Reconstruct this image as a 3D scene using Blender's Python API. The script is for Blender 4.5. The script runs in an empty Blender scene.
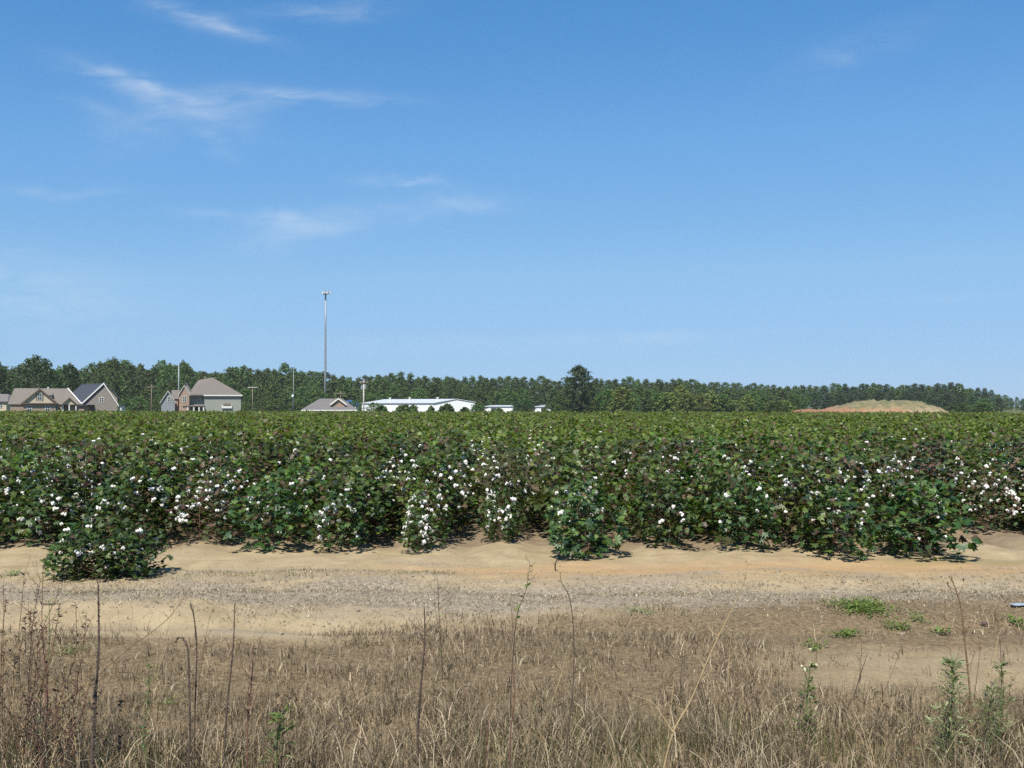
import bpy, math, random
import numpy as np
from mathutils import Vector, Matrix

random.seed(7)
rng = np.random.default_rng(11)
scene = bpy.context.scene
col = scene.collection
R = math.radians

# ----------------------------------------------------------------- camera
F, HZ, EYE = 995.0, 406.0, 1.75
PITCH = math.atan((HZ - 384.0) / F)
cam_d = bpy.data.cameras.new('camera')
cam = bpy.data.objects.new('camera', cam_d)
col.objects.link(cam)
cam_d.sensor_width = 36.0
cam_d.lens = 36.0 * F / 1024.0
cam_d.clip_start, cam_d.clip_end = 0.05, 9000.0
cam.location = (0, 0, EYE)
cam.rotation_euler = (R(90) + PITCH, 0, 0)
scene.camera = cam
CP, SP = math.cos(PITCH), math.sin(PITCH)


def at(px, py, Y):
    """world point seen at a photo position at distance Y"""
    a, b = (px - 512.0) / F, (384.0 - py) / F
    dy, dz = CP - b * SP, SP + b * CP
    t = Y / dy
    return Vector((a * t, Y, EYE + dz * t))


def X(px, Y):
    return (px - 512.0) / F * Y


# ----------------------------------------------------------------- noise (for ground relief and zones)
def _hash(ix, iy, seed):
    n = (ix.astype(np.int64) * 374761393 + iy.astype(np.int64) * 668265263 + seed * 974711) & 0x7fffffff
    n = ((n ^ (n >> 13)) * 1274126177) & 0x7fffffff
    return ((n ^ (n >> 16)) & 0xffff) / 65535.0


def vnoise(x, y, seed=0):
    x, y = np.asarray(x, float), np.asarray(y, float)
    ix, iy = np.floor(x), np.floor(y)
    fx, fy = x - ix, y - iy
    fx, fy = fx * fx * (3 - 2 * fx), fy * fy * (3 - 2 * fy)
    a, b = _hash(ix, iy, seed), _hash(ix + 1, iy, seed)
    c, d = _hash(ix, iy + 1, seed), _hash(ix + 1, iy + 1, seed)
    return (a + (b - a) * fx) * (1 - fy) + (c + (d - c) * fx) * fy


def fbm(x, y, seed=0, octv=4):
    s, a, t = 0.0, 0.5, 0.0
    for o in range(octv):
        s = s + a * vnoise(np.asarray(x) * 2 ** o, np.asarray(y) * 2 ** o, seed + o * 17)
        t += a
        a *= 0.5
    return s / t


def sstep(a, b, x):
    t = np.clip((np.asarray(x, float) - a) / (b - a), 0, 1)
    return t * t * (3 - 2 * t)


# ----------------------------------------------------------------- object helpers
def tag(o, label=None, cat=None, group=None, kind=None):
    if label: o['label'] = label
    if cat: o['category'] = cat
    if group: o['group'] = group
    if kind: o['kind'] = kind
    return o


def empty(name, loc, label, cat, group=None, rz=0.0):
    o = bpy.data.objects.new(name, None)
    o.empty_display_size = 0.2
    o.location = loc
    o.rotation_euler = (0, 0, rz)
    col.objects.link(o)
    return tag(o, label, cat, group)


def link(name, me, parent=None, loc=(0, 0, 0)):
    o = bpy.data.objects.new(name, me)
    o.location = loc
    col.objects.link(o)
    if parent is not None: o.parent = parent
    return o


def np_mesh(name, V, faces_flat, sizes, mat, smooth=False, mat_idx=None):
    """V (n,3); faces as flat loop list + per-face sizes"""
    me = bpy.data.meshes.new(name)
    V = np.asarray(V, np.float32)
    L = np.asarray(faces_flat, np.int32).ravel()
    S = np.asarray(sizes, np.int32).ravel()
    me.vertices.add(len(V))
    me.vertices.foreach_set('co', V.ravel())
    me.loops.add(len(L))
    me.loops.foreach_set('vertex_index', L)
    me.polygons.add(len(S))
    st = np.zeros(len(S), np.int32)
    st[1:] = np.cumsum(S)[:-1]
    me.polygons.foreach_set('loop_start', st)
    me.polygons.foreach_set('loop_total', S)
    for m in (mat if isinstance(mat, (list, tuple)) else [mat]):
        me.materials.append(m)
    if mat_idx is not None:
        me.polygons.foreach_set('material_index', np.asarray(mat_idx, np.int32))
    me.polygons.foreach_set('use_smooth', np.full(len(S), bool(smooth)))
    me.update(calc_edges=True)
    me.validate()
    return me


class MB:
    """collects shapes, builds one mesh"""
    def __init__(self):
        self.v, self.f, self.m = [], [], []

    def face(self, pts, mi=0):
        n = len(self.v)
        self.v += [tuple(p) for p in pts]
        self.f.append(tuple(range(n, n + len(pts))))
        self.m.append(mi)

    def add(self, verts, faces, mi=0):
        n = len(self.v)
        self.v += [tuple(p) for p in verts]
        for f in faces:
            self.f.append(tuple(i + n for i in f))
            self.m.append(mi)

    def box(self, x0, x1, y0, y1, z0, z1, mi=0):
        v = [(x, y, z) for z in (z0, z1) for y in (y0, y1) for x in (x0, x1)]
        self.add(v, [(0, 2, 3, 1), (4, 5, 7, 6), (0, 1, 5, 4), (2, 6, 7, 3), (0, 4, 6, 2), (1, 3, 7, 5)], mi)

    def slab(self, pts, thick, mi=0):
        """a polygon given a thickness along its normal (downwards/back)"""
        P = [Vector(p) for p in pts]
        n = (P[1] - P[0]).cross(P[2] - P[0]).normalized()
        if n.z < 0: n = -n
        Q = [p - n * thick for p in P]
        k = len(P)
        self.add(P + Q, [tuple(range(k)), tuple(range(2 * k - 1, k - 1, -1))] + [(i, i + k, (i + 1) % k + k, (i + 1) % k) for i in range(k)], mi)

    def tube(self, pts, radii, n=6, mi=0, cap=True):
        P = [Vector(p) for p in pts]
        base = len(self.v)
        for i, p in enumerate(P):
            d = (P[min(i + 1, len(P) - 1)] - P[max(i - 1, 0)])
            d = d.normalized() if d.length > 1e-9 else Vector((0, 0, 1))
            a = d.cross(Vector((0.3, 1, 0.1))).normalized()
            b = d.cross(a)
            r = radii[i] if hasattr(radii, '__len__') else radii
            for k in range(n):
                t = 2 * math.pi * k / n
                self.v.append(tuple(p + a * (r * math.cos(t)) + b * (r * math.sin(t))))
        for i in range(len(P) - 1):
            for k in range(n):
                self.f.append((base + i * n + k, base + i * n + (k + 1) % n, base + (i + 1) * n + (k + 1) % n, base + (i + 1) * n + k))
                self.m.append(mi)
        if cap:
            self.f.append(tuple(base + k for k in range(n))[::-1]); self.m.append(mi)
            self.f.append(tuple(base + (len(P) - 1) * n + k for k in range(n))); self.m.append(mi)

    def blob(self, c, r, seg=6, rings=4, jitter=0.0, mi=0):
        c = Vector(c)
        rx, ry, rz = r if hasattr(r, '__len__') else (r, r, r)
        base = len(self.v)
        self.v.append((c.x, c.y, c.z - rz))
        for i in range(1, rings):
            t = math.pi * i / rings
            for k in range(seg):
                p = 2 * math.pi * k / seg
                j = 1 + random.uniform(-jitter, jitter)
                self.v.append((c.x + rx * j * math.sin(t) * math.cos(p), c.y + ry * j * math.sin(t) * math.sin(p), c.z - rz * j * math.cos(t)))
        self.v.append((c.x, c.y, c.z + rz))
        top = len(self.v) - 1
        for k in range(seg):
            self.f.append((base, base + 1 + (k + 1) % seg, base + 1 + k)); self.m.append(mi)
            for i in range(rings - 2):
                a = base + 1 + i * seg
                self.f.append((a + k, a + (k + 1) % seg, a + seg + (k + 1) % seg, a + seg + k)); self.m.append(mi)
            a = base + 1 + (rings - 2) * seg
            self.f.append((a + k, a + (k + 1) % seg, top)); self.m.append(mi)

    def mesh(self, name, mat, smooth=False):
        return np_mesh(name, np.array(self.v) if self.v else np.zeros((0, 3)), [i for f in self.f for i in f], [len(f) for f in self.f], mat, smooth, self.m)

    def build(self, name, mat, parent=None, smooth=False):
        if parent is not None:      # written in world coordinates: bring into the parent's frame
            inv = (Matrix.Translation(parent.location) @ Matrix.Rotation(parent.rotation_euler.z, 4, 'Z')).inverted()
            if inv != Matrix.Identity(4):
                self.v = [tuple(inv @ Vector(p)) for p in self.v]
        return link(name, self.mesh(name, mat, smooth), parent)


# ----------------------------------------------------------------- materials
def nmat(name):
    m = bpy.data.materials.new(name)
    m.use_nodes = True
    nt = m.node_tree
    for n in list(nt.nodes): nt.nodes.remove(n)
    out = nt.nodes.new('ShaderNodeOutputMaterial')
    return m, nt, out


def N(nt, typ, **kw):
    n = nt.nodes.new(typ)
    for k, v in kw.items():
        if k.startswith('i_'):
            n.inputs[k[2:].replace('_', ' ')].default_value = v
        else:
            setattr(n, k, v)
    return n


def ramp(nt, fac, stops, interp='LINEAR'):
    r = nt.nodes.new('ShaderNodeValToRGB')
    r.color_ramp.interpolation = interp
    e = r.color_ramp.elements
    while len(e) > 1: e.remove(e[-1])
    e[0].position, e[0].color = stops[0][0], (*stops[0][1], 1)
    for p, c in stops[1:]:
        q = e.new(p); q.color = (*c, 1)
    nt.links.new(fac, r.inputs[0])
    return r.outputs[0]


def mix(nt, fac, a, b, mode='MIX'):
    m = nt.nodes.new('ShaderNodeMix')
    m.data_type = 'RGBA'; m.blend_type = mode
    for s, v in ((m.inputs[0], fac), (m.inputs[6], a), (m.inputs[7], b)):
        if hasattr(v, 'is_linked'): nt.links.new(v, s)
        else: s.default_value = v if not hasattr(v, '__len__') else (*v, 1)
    return m.outputs[2]


def math_n(nt, op, a, b=0.0, clamp=False):
    m = nt.nodes.new('ShaderNodeMath'); m.operation = op; m.use_clamp = clamp
    for s, v in ((m.inputs[0], a), (m.inputs[1], b)):
        if hasattr(v, 'is_linked'): nt.links.new(v, s)
        else: s.default_value = v
    return m.outputs[0]


def noise(nt, scale, detail=3.0, vec=None, rough=0.55):
    n = nt.nodes.new('ShaderNodeTexNoise')
    n.inputs['Scale'].default_value = scale
    n.inputs['Detail'].default_value = detail
    n.inputs['Roughness'].default_value = rough
    if vec is not None: nt.links.new(vec, n.inputs['Vector'])
    return n.outputs[0]


def simple(name, colr, rough=0.8, var=0.2, scale=3.0, metallic=0.0, spec=0.3, bump=0.0, dirt=None):
    """painted or weathered surface: base colour varied by noise"""
    m, nt, out = nmat(name)
    p = N(nt, 'ShaderNodeBsdfPrincipled')
    tc = N(nt, 'ShaderNodeTexCoord').outputs['Object']
    nz = noise(nt, scale, 5, tc)
    a = tuple(c * (1 - var) for c in colr); b = tuple(min(1, c * (1 + var)) for c in colr)
    c = ramp(nt, nz, [(0.3, a), (0.7, b)])
    if dirt:
        c = mix(nt, math_n(nt, 'MULTIPLY', noise(nt, scale * 0.35, 4, tc), 0.4), c, dirt)
    nt.links.new(c, p.inputs['Base Color'])
    p.inputs['Roughness'].default_value = rough
    p.inputs['Metallic'].default_value = metallic
    p.inputs['Specular IOR Level'].default_value = spec
    if bump:
        b = N(nt, 'ShaderNodeBump', i_Strength=bump, i_Distance=0.02)
        nt.links.new(noise(nt, scale * 8, 4, tc), b.inputs['Height'])
        nt.links.new(b.outputs[0], p.inputs['Normal'])
    nt.links.new(p.outputs[0], out.inputs[0])
    return m


def leafmat(name, stops, transl=0.3, rough=0.45, spec=0.4, tint=None, patch=None):
    """leaves: each leaf (mesh island) its own tone, some light coming through"""
    m, nt, out = nmat(name)
    p = N(nt, 'ShaderNodeBsdfPrincipled')
    g = N(nt, 'ShaderNodeNewGeometry')
    c = ramp(nt, g.outputs['Random Per Island'], stops)
    if patch:      # stands of plants that differ in tone over metres
        nz = noise(nt, patch[0], 2, g.outputs['Position'])
        f = ramp(nt, nz, [(patch[1], (0, 0, 0)), (patch[2], (1, 1, 1))])
        c = mix(nt, math_n(nt, 'MULTIPLY', f, patch[3]), c, patch[4])
    oi = N(nt, 'ShaderNodeObjectInfo')
    hs = N(nt, 'ShaderNodeHueSaturation')
    nt.links.new(math_n(nt, 'ADD', math_n(nt, 'MULTIPLY', oi.outputs['Random'], 0.5), 0.75), hs.inputs['Value'])
    nt.links.new(math_n(nt, 'ADD', math_n(nt, 'MULTIPLY', oi.outputs['Random'], 0.04), 0.48), hs.inputs['Hue'])
    nt.links.new(c, hs.inputs['Color'])
    c = hs.outputs[0]
    nt.links.new(c, p.inputs['Base Color'])
    p.inputs['Roughness'].default_value = rough
    p.inputs['Specular IOR Level'].default_value = spec
    t = N(nt, 'ShaderNodeBsdfTranslucent')
    tcol = mix(nt, 1.0, c, tint or (1.5, 1.55, 0.6), 'MULTIPLY')
    nt.links.new(tcol, t.inputs[0])
    ms = N(nt, 'ShaderNodeMixShader')
    ms.inputs[0].default_value = transl
    nt.links.new(p.outputs[0], ms.inputs[1]); nt.links.new(t.outputs[0], ms.inputs[2])
    nt.links.new(ms.outputs[0], out.inputs[0])
    return m


M = {}
M['cotton_leaf'] = leafmat('cotton_leaf', [(0.0, (.026, .058, .018)), (.3, (.052, .105, .020)), (.58, (.090, .155, .025)), (.75, (.142, .200, .032)), (.80, (.075, .058, .026)), (.93, (.080, .044, .028)), (1, (.15, .10, .05))], .33, .42, .42,
                           patch=(.35, .46, .68, .62, (.070, .052, .030)))
M['cotton_leaf_lush'] = leafmat('cotton_leaf_lush', [(0.0, (.020, .045, .018)), (.35, (.036, .076, .021)), (.68, (.064, .112, .025)), (.86, (.100, .150, .030)), (.91, (.062, .050, .026)), (.96, (.075, .044, .028)), (1, (.13, .09, .045))], .30, .45, .4)
M['cotton_leaf_ruddy'] = leafmat('cotton_leaf_ruddy', [(0.0, (.022, .045, .022)), (.35, (.045, .078, .026)), (.6, (.075, .065, .032)), (.8, (.095, .048, .035)), (1, (.13, .085, .06))], .25, .5, .35)
M['cotton_field'] = leafmat('cotton_field', [(0.0, (.052, .098, .020)), (.3, (.094, .154, .028)), (.58, (.140, .205, .036)), (.78, (.188, .245, .046)), (.84, (.095, .075, .034)), (.94, (.098, .058, .034)), (1, (.17, .125, .07))], .38, .5, .42,
                            patch=(.16, .52, .72, .30, (.078, .060, .036)))
M['cotton_stem'] = simple('cotton_stem', (.12, .07, .045), .8)
M['boll'] = simple('boll', (.66, .65, .62), .95, .08, 30, spec=.05)
M['bur'] = simple('bur', (.11, .065, .035), .9)
M['pine'] = leafmat('pine_needles', [(0, (.030, .060, .020)), (.5, (.060, .102, .027)), (1, (.105, .145, .038))], .18, .6, .25, (1.2, 1.3, .7))
M['dark_pine'] = leafmat('dark_pine_needles', [(0, (.020, .042, .020)), (.5, (.036, .068, .028)), (1, (.064, .098, .040))], .15, .6, .25, (1.2, 1.3, .7))
M['broadleaf'] = leafmat('broadleaf', [(0, (.036, .074, .018)), (.5, (.064, .115, .026)), (1, (.105, .155, .038))], .28, .55, .3)
M['oak'] = leafmat('oak_leaves', [(0, (.020, .046, .016)), (.5, (.036, .072, .022)), (1, (.060, .100, .030))], .22, .55, .3)
M['olive'] = leafmat('olive_leaves', [(0, (.070, .100, .022)), (.5, (.115, .150, .034)), (1, (.165, .185, .048))], .28, .6, .25)
M['bark'] = simple('bark', (.13, .10, .075), .9, .35, 2)
M['dead_stem'] = simple('dead_stem', (.085, .062, .048), .9, .35, 20)
M['brown_stem'] = simple('brown_stem', (.16, .10, .058), .9, .3, 20)
M['tan_stem'] = simple('tan_stem', (.33, .245, .13), .85, .2, 20)
M['red_stem'] = simple('red_stem', (.15, .07, .055), .85, .3, 20)
M['green_stem'] = simple('green_stem', (.10, .13, .045), .8, .3, 20)
M['weed_leaf'] = leafmat('weed_leaf', [(0, (.06, .10, .024)), (.5, (.115, .165, .042)), (1, (.20, .235, .075))], .3, .5, .35)
M['grey_weed_leaf'] = leafmat('grey_weed_leaf', [(0, (.10, .125, .055)), (.5, (.17, .20, .095)), (1, (.27, .29, .16))], .25, .6, .25)
M['bright_weed_leaf'] = leafmat('bright_weed_leaf', [(0, (.07, .14, .03)), (.5, (.12, .20, .04)), (1, (.19, .25, .06))], .3, .5, .35)
M['petal'] = simple('petal', (.75, .72, .45), .8)
M['withered'] = leafmat('withered', [(0, (.05, .04, .03)), (.6, (.12, .085, .05)), (1, (.2, .15, .09))], .15, .8, .15, (1.1, 1, .8))
M['straw'] = leafmat('straw', [(0, (.030, .023, .016)), (.24, (.085, .063, .038)), (.48, (.25, .193, .118)), (.8, (.46, .375, .235)), (1, (.70, .61, .43))], .25, .7, .25, (1.1, 1.0, .8), patch=(1.1, .42, .66, .5, (.17, .15, .09)))
M['green_grass'] = leafmat('green_grass', [(0, (.05, .075, .022)), (.5, (.115, .14, .045)), (1, (.24, .22, .10))], .3, .6, .25)
M['stone'] = simple('stone', (.21, .175, .13), .9, .5, 40)
M['litter'] = leafmat('litter', [(0, (.045, .036, .028)), (.35, (.12, .092, .065)), (.6, (.22, .172, .115)), (.88, (.34, .28, .19)), (1, (.48, .42, .33))], .05, .85, .15, (1, 1, 1))
M['plastic'] = simple('plastic', (.27, .31, .35), .35, .05, 10, spec=.5)

# buildings
def shingle(name, c):
    m, nt, out = nmat(name)
    p = N(nt, 'ShaderNodeBsdfPrincipled', i_Roughness=.9)
    tc = N(nt, 'ShaderNodeTexCoord').outputs['Object']
    br = N(nt, 'ShaderNodeTexBrick')
    br.inputs['Color1'].default_value = (*[v * .85 for v in c], 1)
    br.inputs['Color2'].default_value = (*[v * 1.15 for v in c], 1)
    br.inputs['Mortar'].default_value = (*[v * .6 for v in c], 1)
    br.inputs['Scale'].default_value = 3
    nt.links.new(tc, br.inputs['Vector'])
    cc = mix(nt, math_n(nt, 'MULTIPLY', noise(nt, .6, 5, tc), .35), br.outputs[0], tuple(v * .7 for v in c))
    nt.links.new(cc, p.inputs['Base Color'])
    nt.links.new(p.outputs[0], out.inputs[0])
    return m


def siding(name, c, pitch=.2, vertical=False):
    m, nt, out = nmat(name)
    p = N(nt, 'ShaderNodeBsdfPrincipled', i_Roughness=.7)
    tc = N(nt, 'ShaderNodeTexCoord').outputs['Object']
    sx = N(nt, 'ShaderNodeSeparateXYZ'); nt.links.new(tc, sx.inputs[0])
    ax = sx.outputs[0 if vertical else 2]
    fr = math_n(nt, 'FRACT', math_n(nt, 'DIVIDE', ax, pitch))
    c2 = mix(nt, math_n(nt, 'MULTIPLY', noise(nt, .5, 5, tc), .3), c, tuple(v * .8 for v in c))
    nt.links.new(c2, p.inputs['Base Color'])
    b = N(nt, 'ShaderNodeBump', i_Strength=.6, i_Distance=.03)
    nt.links.new(fr, b.inputs['Height']); nt.links.new(b.outputs[0], p.inputs['Normal'])
    nt.links.new(p.outputs[0], out.inputs[0])
    return m


def brick(name, c):
    m, nt, out = nmat(name)
    p = N(nt, 'ShaderNodeBsdfPrincipled', i_Roughness=.9)
    tc = N(nt, 'ShaderNodeTexCoord').outputs['Object']
    sx = N(nt, 'ShaderNodeSeparateXYZ'); nt.links.new(tc, sx.inputs[0])
    cx = N(nt, 'ShaderNodeCombineXYZ')
    nt.links.new(math_n(nt, 'ADD', sx.outputs[0], sx.outputs[1]), cx.inputs[0]); nt.links.new(sx.outputs[2], cx.inputs[1])
    br = N(nt, 'ShaderNodeTexBrick', i_Scale=4.0)
    br.inputs['Color1'].default_value = (*[v * .8 for v in c], 1)
    br.inputs['Color2'].default_value = (*[v * 1.2 for v in c], 1)
    br.inputs['Mortar'].default_value = (.35, .32, .28, 1)
    nt.links.new(cx.outputs[0], br.inputs['Vector'])
    nt.links.new(br.outputs[0], p.inputs['Base Color'])
    nt.links.new(p.outputs[0], out.inputs[0])
    return m


M['roof_taupe'] = shingle('roof_taupe', (.150, .132, .118))
M['roof_tan'] = shingle('roof_tan', (.165, .145, .125))
M['roof_navy'] = shingle('roof_navy', (.036, .044, .062))
M['roof_grey'] = shingle('roof_grey', (.145, .135, .132))
M['brick_tan'] = brick('brick_tan', (.24, .175, .125))
M['brick_red'] = brick('brick_red', (.27, .17, .12))
M['brick_grey'] = brick('brick_grey', (.13, .115, .105))
M['siding_cream'] = siding('siding_cream', (.48, .41, .30))
M['siding_sage'] = siding('siding_sage', (.25, .265, .235))
M['siding_blue'] = siding('siding_blue', (.22, .24, .26))
M['siding_white'] = siding('siding_white', (.72, .73, .75), .6, True)
M['trim_white'] = simple('trim_white', (.58, .575, .55), .6, .05)
M['trim_brown'] = simple('trim_brown', (.12, .085, .065), .7)
M['metal_roof'] = simple('metal_roof', (.50, .52, .55), .45, .06, 1, .2)
M['blue_roof'] = simple('blue_roof', (.035, .085, .30), .5, .1)
M['glass'] = simple('glass', (.03, .04, .05), .08, .1, 3, spec=.6)
M['teal_glass'] = simple('teal_glass', (.07, .13, .13), .1, .1, 3, spec=.6)
M['dark'] = simple('dark', (.03, .03, .032), .7)
M['galvanised'] = simple('galvanised', (.25, .275, .30), .5, .1, 2, .3)
M['pale_pole'] = simple('pale_pole', (.44, .41, .37), .7, .1, 2)
M['wood_pole'] = simple('wood_pole', (.19, .15, .115), .9, .2, 2)
M['lamp_glass'] = simple('lamp_glass', (.85, .85, .84), .3, .02)

# ----------------------------------------------------------------- ground sheet, split into ground / dirt track
def ground_h(x, y):
    x, y = np.asarray(x, float), np.asarray(y, float)
    near = sstep(2, 3.5, y) * (1 - sstep(20, 40, y)) * (1 - sstep(14, 30, np.abs(x)))
    h = (fbm(x * .35, y * .35, 3) - .5) * .16
    h = h + near * ((fbm(x * 2.2, y * 3.2, 5) - .5) * .055 + (fbm(x * 9, y * 11, 9, 3) - .5) * .022)
    wob = (fbm(x * .25, y * 0 + 3.3, 21) - .5) * .5
    for yc, w, dep in ((7.95, .20, .05), (9.6, .25, .045), (10.85, .28, .025)):
        h = h - dep * np.exp(-((y - yc - wob) / w) ** 2)
    h = h + .03 * np.exp(-((y - 8.75 - wob) / .4) ** 2)
    infield = sstep(11.3, 12.6, y) * (1 - sstep(126, 132, y))
    h = h + infield * .045 * np.cos(2 * np.pi * (x + .1) / .97)
    h = h - 1.5 * sstep(130, 185, y)
    big = sstep(150, 400, y)
    h = h + big * (fbm(x * .006, y * .006, 31) - .5) * 1.0
    return h


def gh(x, y):
    return float(ground_h(x, y))


gx = np.concatenate([-np.geomspace(3000, 10.2, 46), np.arange(-10, 10.01, .05), np.geomspace(10.2, 3000, 46)])
gy = np.concatenate([-np.geomspace(1200, 1, 14), np.arange(0, 3, .25), np.arange(3, 13.5, .05), np.geomspace(13.6, 240, 70), np.geomspace(250, 3500, 24)])
GX, GY = np.meshgrid(gx, gy)
GZ = ground_h(GX, GY)
nx, ny = len(gx), len(gy)
idx = np.arange(nx * ny).reshape(ny, nx)
quads = np.stack([idx[:-1, :-1], idx[:-1, 1:], idx[1:, 1:], idx[1:, :-1]], -1).reshape(-1, 4)
fcx = (GX[:-1, :-1] + GX[1:, 1:]).ravel() / 2
fcy = (GY[:-1, :-1] + GY[1:, 1:]).ravel() / 2
edge_lo = 7.55 + (fbm(fcx * .8, fcx * 0 + 1.7, 41) - .5) * .9 + .5 * sstep(.5, 3, fcx)
edge_hi = 11.0 + (fbm(fcx * .9, fcx * 0 + 8.7, 43) - .5) * .7
is_track = (fcy > edge_lo) & (fcy < edge_hi) & (np.abs(fcx) < 400)
# natural zones (which material lies where), with ragged edges
n1 = fbm(GX * 1.3, GY * 2.6, 51) - .5
n2 = fbm(GX * 5, GY * 9, 57) - .5
yy = GY + n1 * .9 + n2 * .35
gravel = sstep(8.2, 8.7, yy) * (1 - sstep(9.6, 10.1, yy))
gravel = np.maximum(gravel, .55 * sstep(.52, .70, fbm(GX * 1.1, GY * 3, 63)) * sstep(7.4, 7.9, yy) * (1 - sstep(11, 11.6, yy)))
rightside = sstep(.3, 2.2, GX + n1 * 2.5)
soil = 1 - sstep(7.05, 7.75, yy - .85 * sstep(-1.2, -.3, GX + n1 * 2) - .62 * rightside)
bare_r = sstep(1.2, 2.3, GX + n1 * 1.5) * sstep(5.75, 6.3, yy) * (1 - sstep(7.0, 7.4, yy))
soil = soil * (1 - .65 * bare_r)
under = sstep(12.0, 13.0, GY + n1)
meadow = sstep(131, 134, GY) + (GY < 2.5) * 1.0
green = sstep(.60, .72, fbm(GX * .9 + 9, GY * 2.2, 71)) * sstep(10.3, 10.7, yy) * (1 - sstep(11.4, 11.9, yy)) * .5
orange = np.exp(-((yy - 10.75) / .45) ** 2) * sstep(-3, .5, GX)

m, nt, out = nmat('earth')
p = N(nt, 'ShaderNodeBsdfPrincipled', i_Roughness=.95)
p.inputs['Specular IOR Level'].default_value = .15
pos = N(nt, 'ShaderNodeNewGeometry').outputs['Position']
def att(n):
    a = N(nt, 'ShaderNodeAttribute'); a.attribute_name = n
    return a.outputs['Fac']
fine = noise(nt, 26, 6, pos, .65)
mid = noise(nt, 3.0, 5, pos)
grit = noise(nt, 85, 3, pos, .7)
c = ramp(nt, mid, [(.3, (.262, .203, .120)), (.7, (.362, .290, .181))])
c = mix(nt, att('orange'), c, (.345, .235, .125))
gcol = ramp(nt, fine, [(.28, (.105, .084, .060)), (.46, (.228, .188, .138)), (.7, (.365, .312, .232))])
c = mix(nt, att('gravel'), c, gcol)
scol = ramp(nt, fine, [(.3, (.080, .058, .034)), (.5, (.158, .117, .069)), (.72, (.25, .19, .115))])
c = mix(nt, att('soil'), c, scol)
c = mix(nt, math_n(nt, 'MULTIPLY', att('green'), fine), c, (.10, .12, .035))
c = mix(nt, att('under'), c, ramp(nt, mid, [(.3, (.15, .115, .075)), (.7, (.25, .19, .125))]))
c = mix(nt, att('meadow'), c, ramp(nt, noise(nt, .15, 4, pos), [(.35, (.055, .075, .025)), (.65, (.13, .13, .055))]))
c = mix(nt, .75, c, ramp(nt, grit, [(.3, (.62, .62, .62)), (.55, (1, 1, 1)), (.7, (1.12, 1.12, 1.12))]), 'MULTIPLY')
nt.links.new(c, p.inputs['Base Color'])
b1 = N(nt, 'ShaderNodeBump', i_Strength=.7, i_Distance=.02)
nt.links.new(fine, b1.inputs['Height'])
b2 = N(nt, 'ShaderNodeBump', i_Strength=.5, i_Distance=.006)
nt.links.new(grit, b2.inputs['Height']); nt.links.new(b1.outputs[0], b2.inputs['Normal'])
nt.links.new(b2.outputs[0], p.inputs['Normal'])
nt.links.new(p.outputs[0], out.inputs[0])
M['earth'] = m

ALLV = np.stack([GX, GY, GZ], -1).reshape(-1, 3)
zones = dict(gravel=gravel, soil=soil, under=under, meadow=np.clip(meadow, 0, 1), green=green, orange=orange)
for nm, sel in (('ground', ~is_track), ('dirt_track', is_track)):
    q = quads[sel]
    used, inv = np.unique(q, return_inverse=True)
    me = np_mesh(nm, ALLV[used], inv.reshape(-1), np.full(len(q), 4), M['earth'], True)
    for zn, arr in zones.items():
        a = me.attributes.new(zn, 'FLOAT', 'POINT')
        a.data.foreach_set('value', arr.reshape(-1)[used].astype(np.float32))
    o = link(nm, me)
    tag(o, {'ground': 'sandy ground of the field and verge running to the tree line', 'dirt_track': 'pale sandy dirt track with a gravelly crown along the field edge'}[nm], {'ground': 'ground', 'dirt_track': 'track'}[nm], kind='structure')

# earth mound at right (spoil heap): a terrain piece
m, nt, out = nmat('spoil')
p = N(nt, 'ShaderNodeBsdfPrincipled', i_Roughness=.95)
pos = N(nt, 'ShaderNodeNewGeometry').outputs['Position']
sx = N(nt, 'ShaderNodeSeparateXYZ'); nt.links.new(pos, sx.inputs[0])
nz = noise(nt, .28, 6, pos)
hh = math_n(nt, 'ADD', sx.outputs[2], math_n(nt, 'MULTIPLY', math_n(nt, 'SUBTRACT', nz, .5), 3.2))
lr = math_n(nt, 'ADD', math_n(nt, 'DIVIDE', sx.outputs[0], 60.0), math_n(nt, 'MULTIPLY', math_n(nt, 'SUBTRACT', noise(nt, .11, 3, pos), .5), .8))
soilc = ramp(nt, lr, [(1.42 - .1, (.25, .115, .065)), (1.0, (.0, .0, .0))]) if False else ramp(nt, math_n(nt, 'SUBTRACT', lr, 1.1), [(.0, (.20, .085, .042)), (.35, (.25, .122, .066)), (.60, (.27, .19, .12)), (.8, (.24, .19, .12))])
grassc = ramp(nt, noise(nt, .55, 5, pos), [(.32, (.085, .092, .038)), (.5, (.15, .128, .066)), (.68, (.215, .165, .095))])
c = mix(nt, ramp(nt, math_n(nt, 'DIVIDE', math_n(nt, 'ADD', hh, 1.6), 5.0), [(.50, (0, 0, 0)), (.66, (1, 1, 1))]), soilc, grassc)
c = mix(nt, math_n(nt, 'MULTIPLY', ramp(nt, noise(nt, 1.6, 4, pos), [(.52, (0, 0, 0)), (.62, (1, 1, 1))]), .6), c, (.095, .11, .042))
nt.links.new(c, p.inputs['Base Color']); nt.links.new(p.outputs[0], out.inputs[0])
mx = np.linspace(X(770, 260), X(985, 260), 220); my = np.linspace(238, 290, 90)
MX, MY = np.meshgrid(mx, my)
def prof(xp):
    return np.interp(xp, [770, 788, 800, 815, 833, 848, 866, 890, 918, 934, 944, 956, 985], [-.9, 1.3, 2.35, 2.6, 2.65, 4.0, 5.1, 5.2, 4.8, 3.3, 1.9, .6, -.9])
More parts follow.
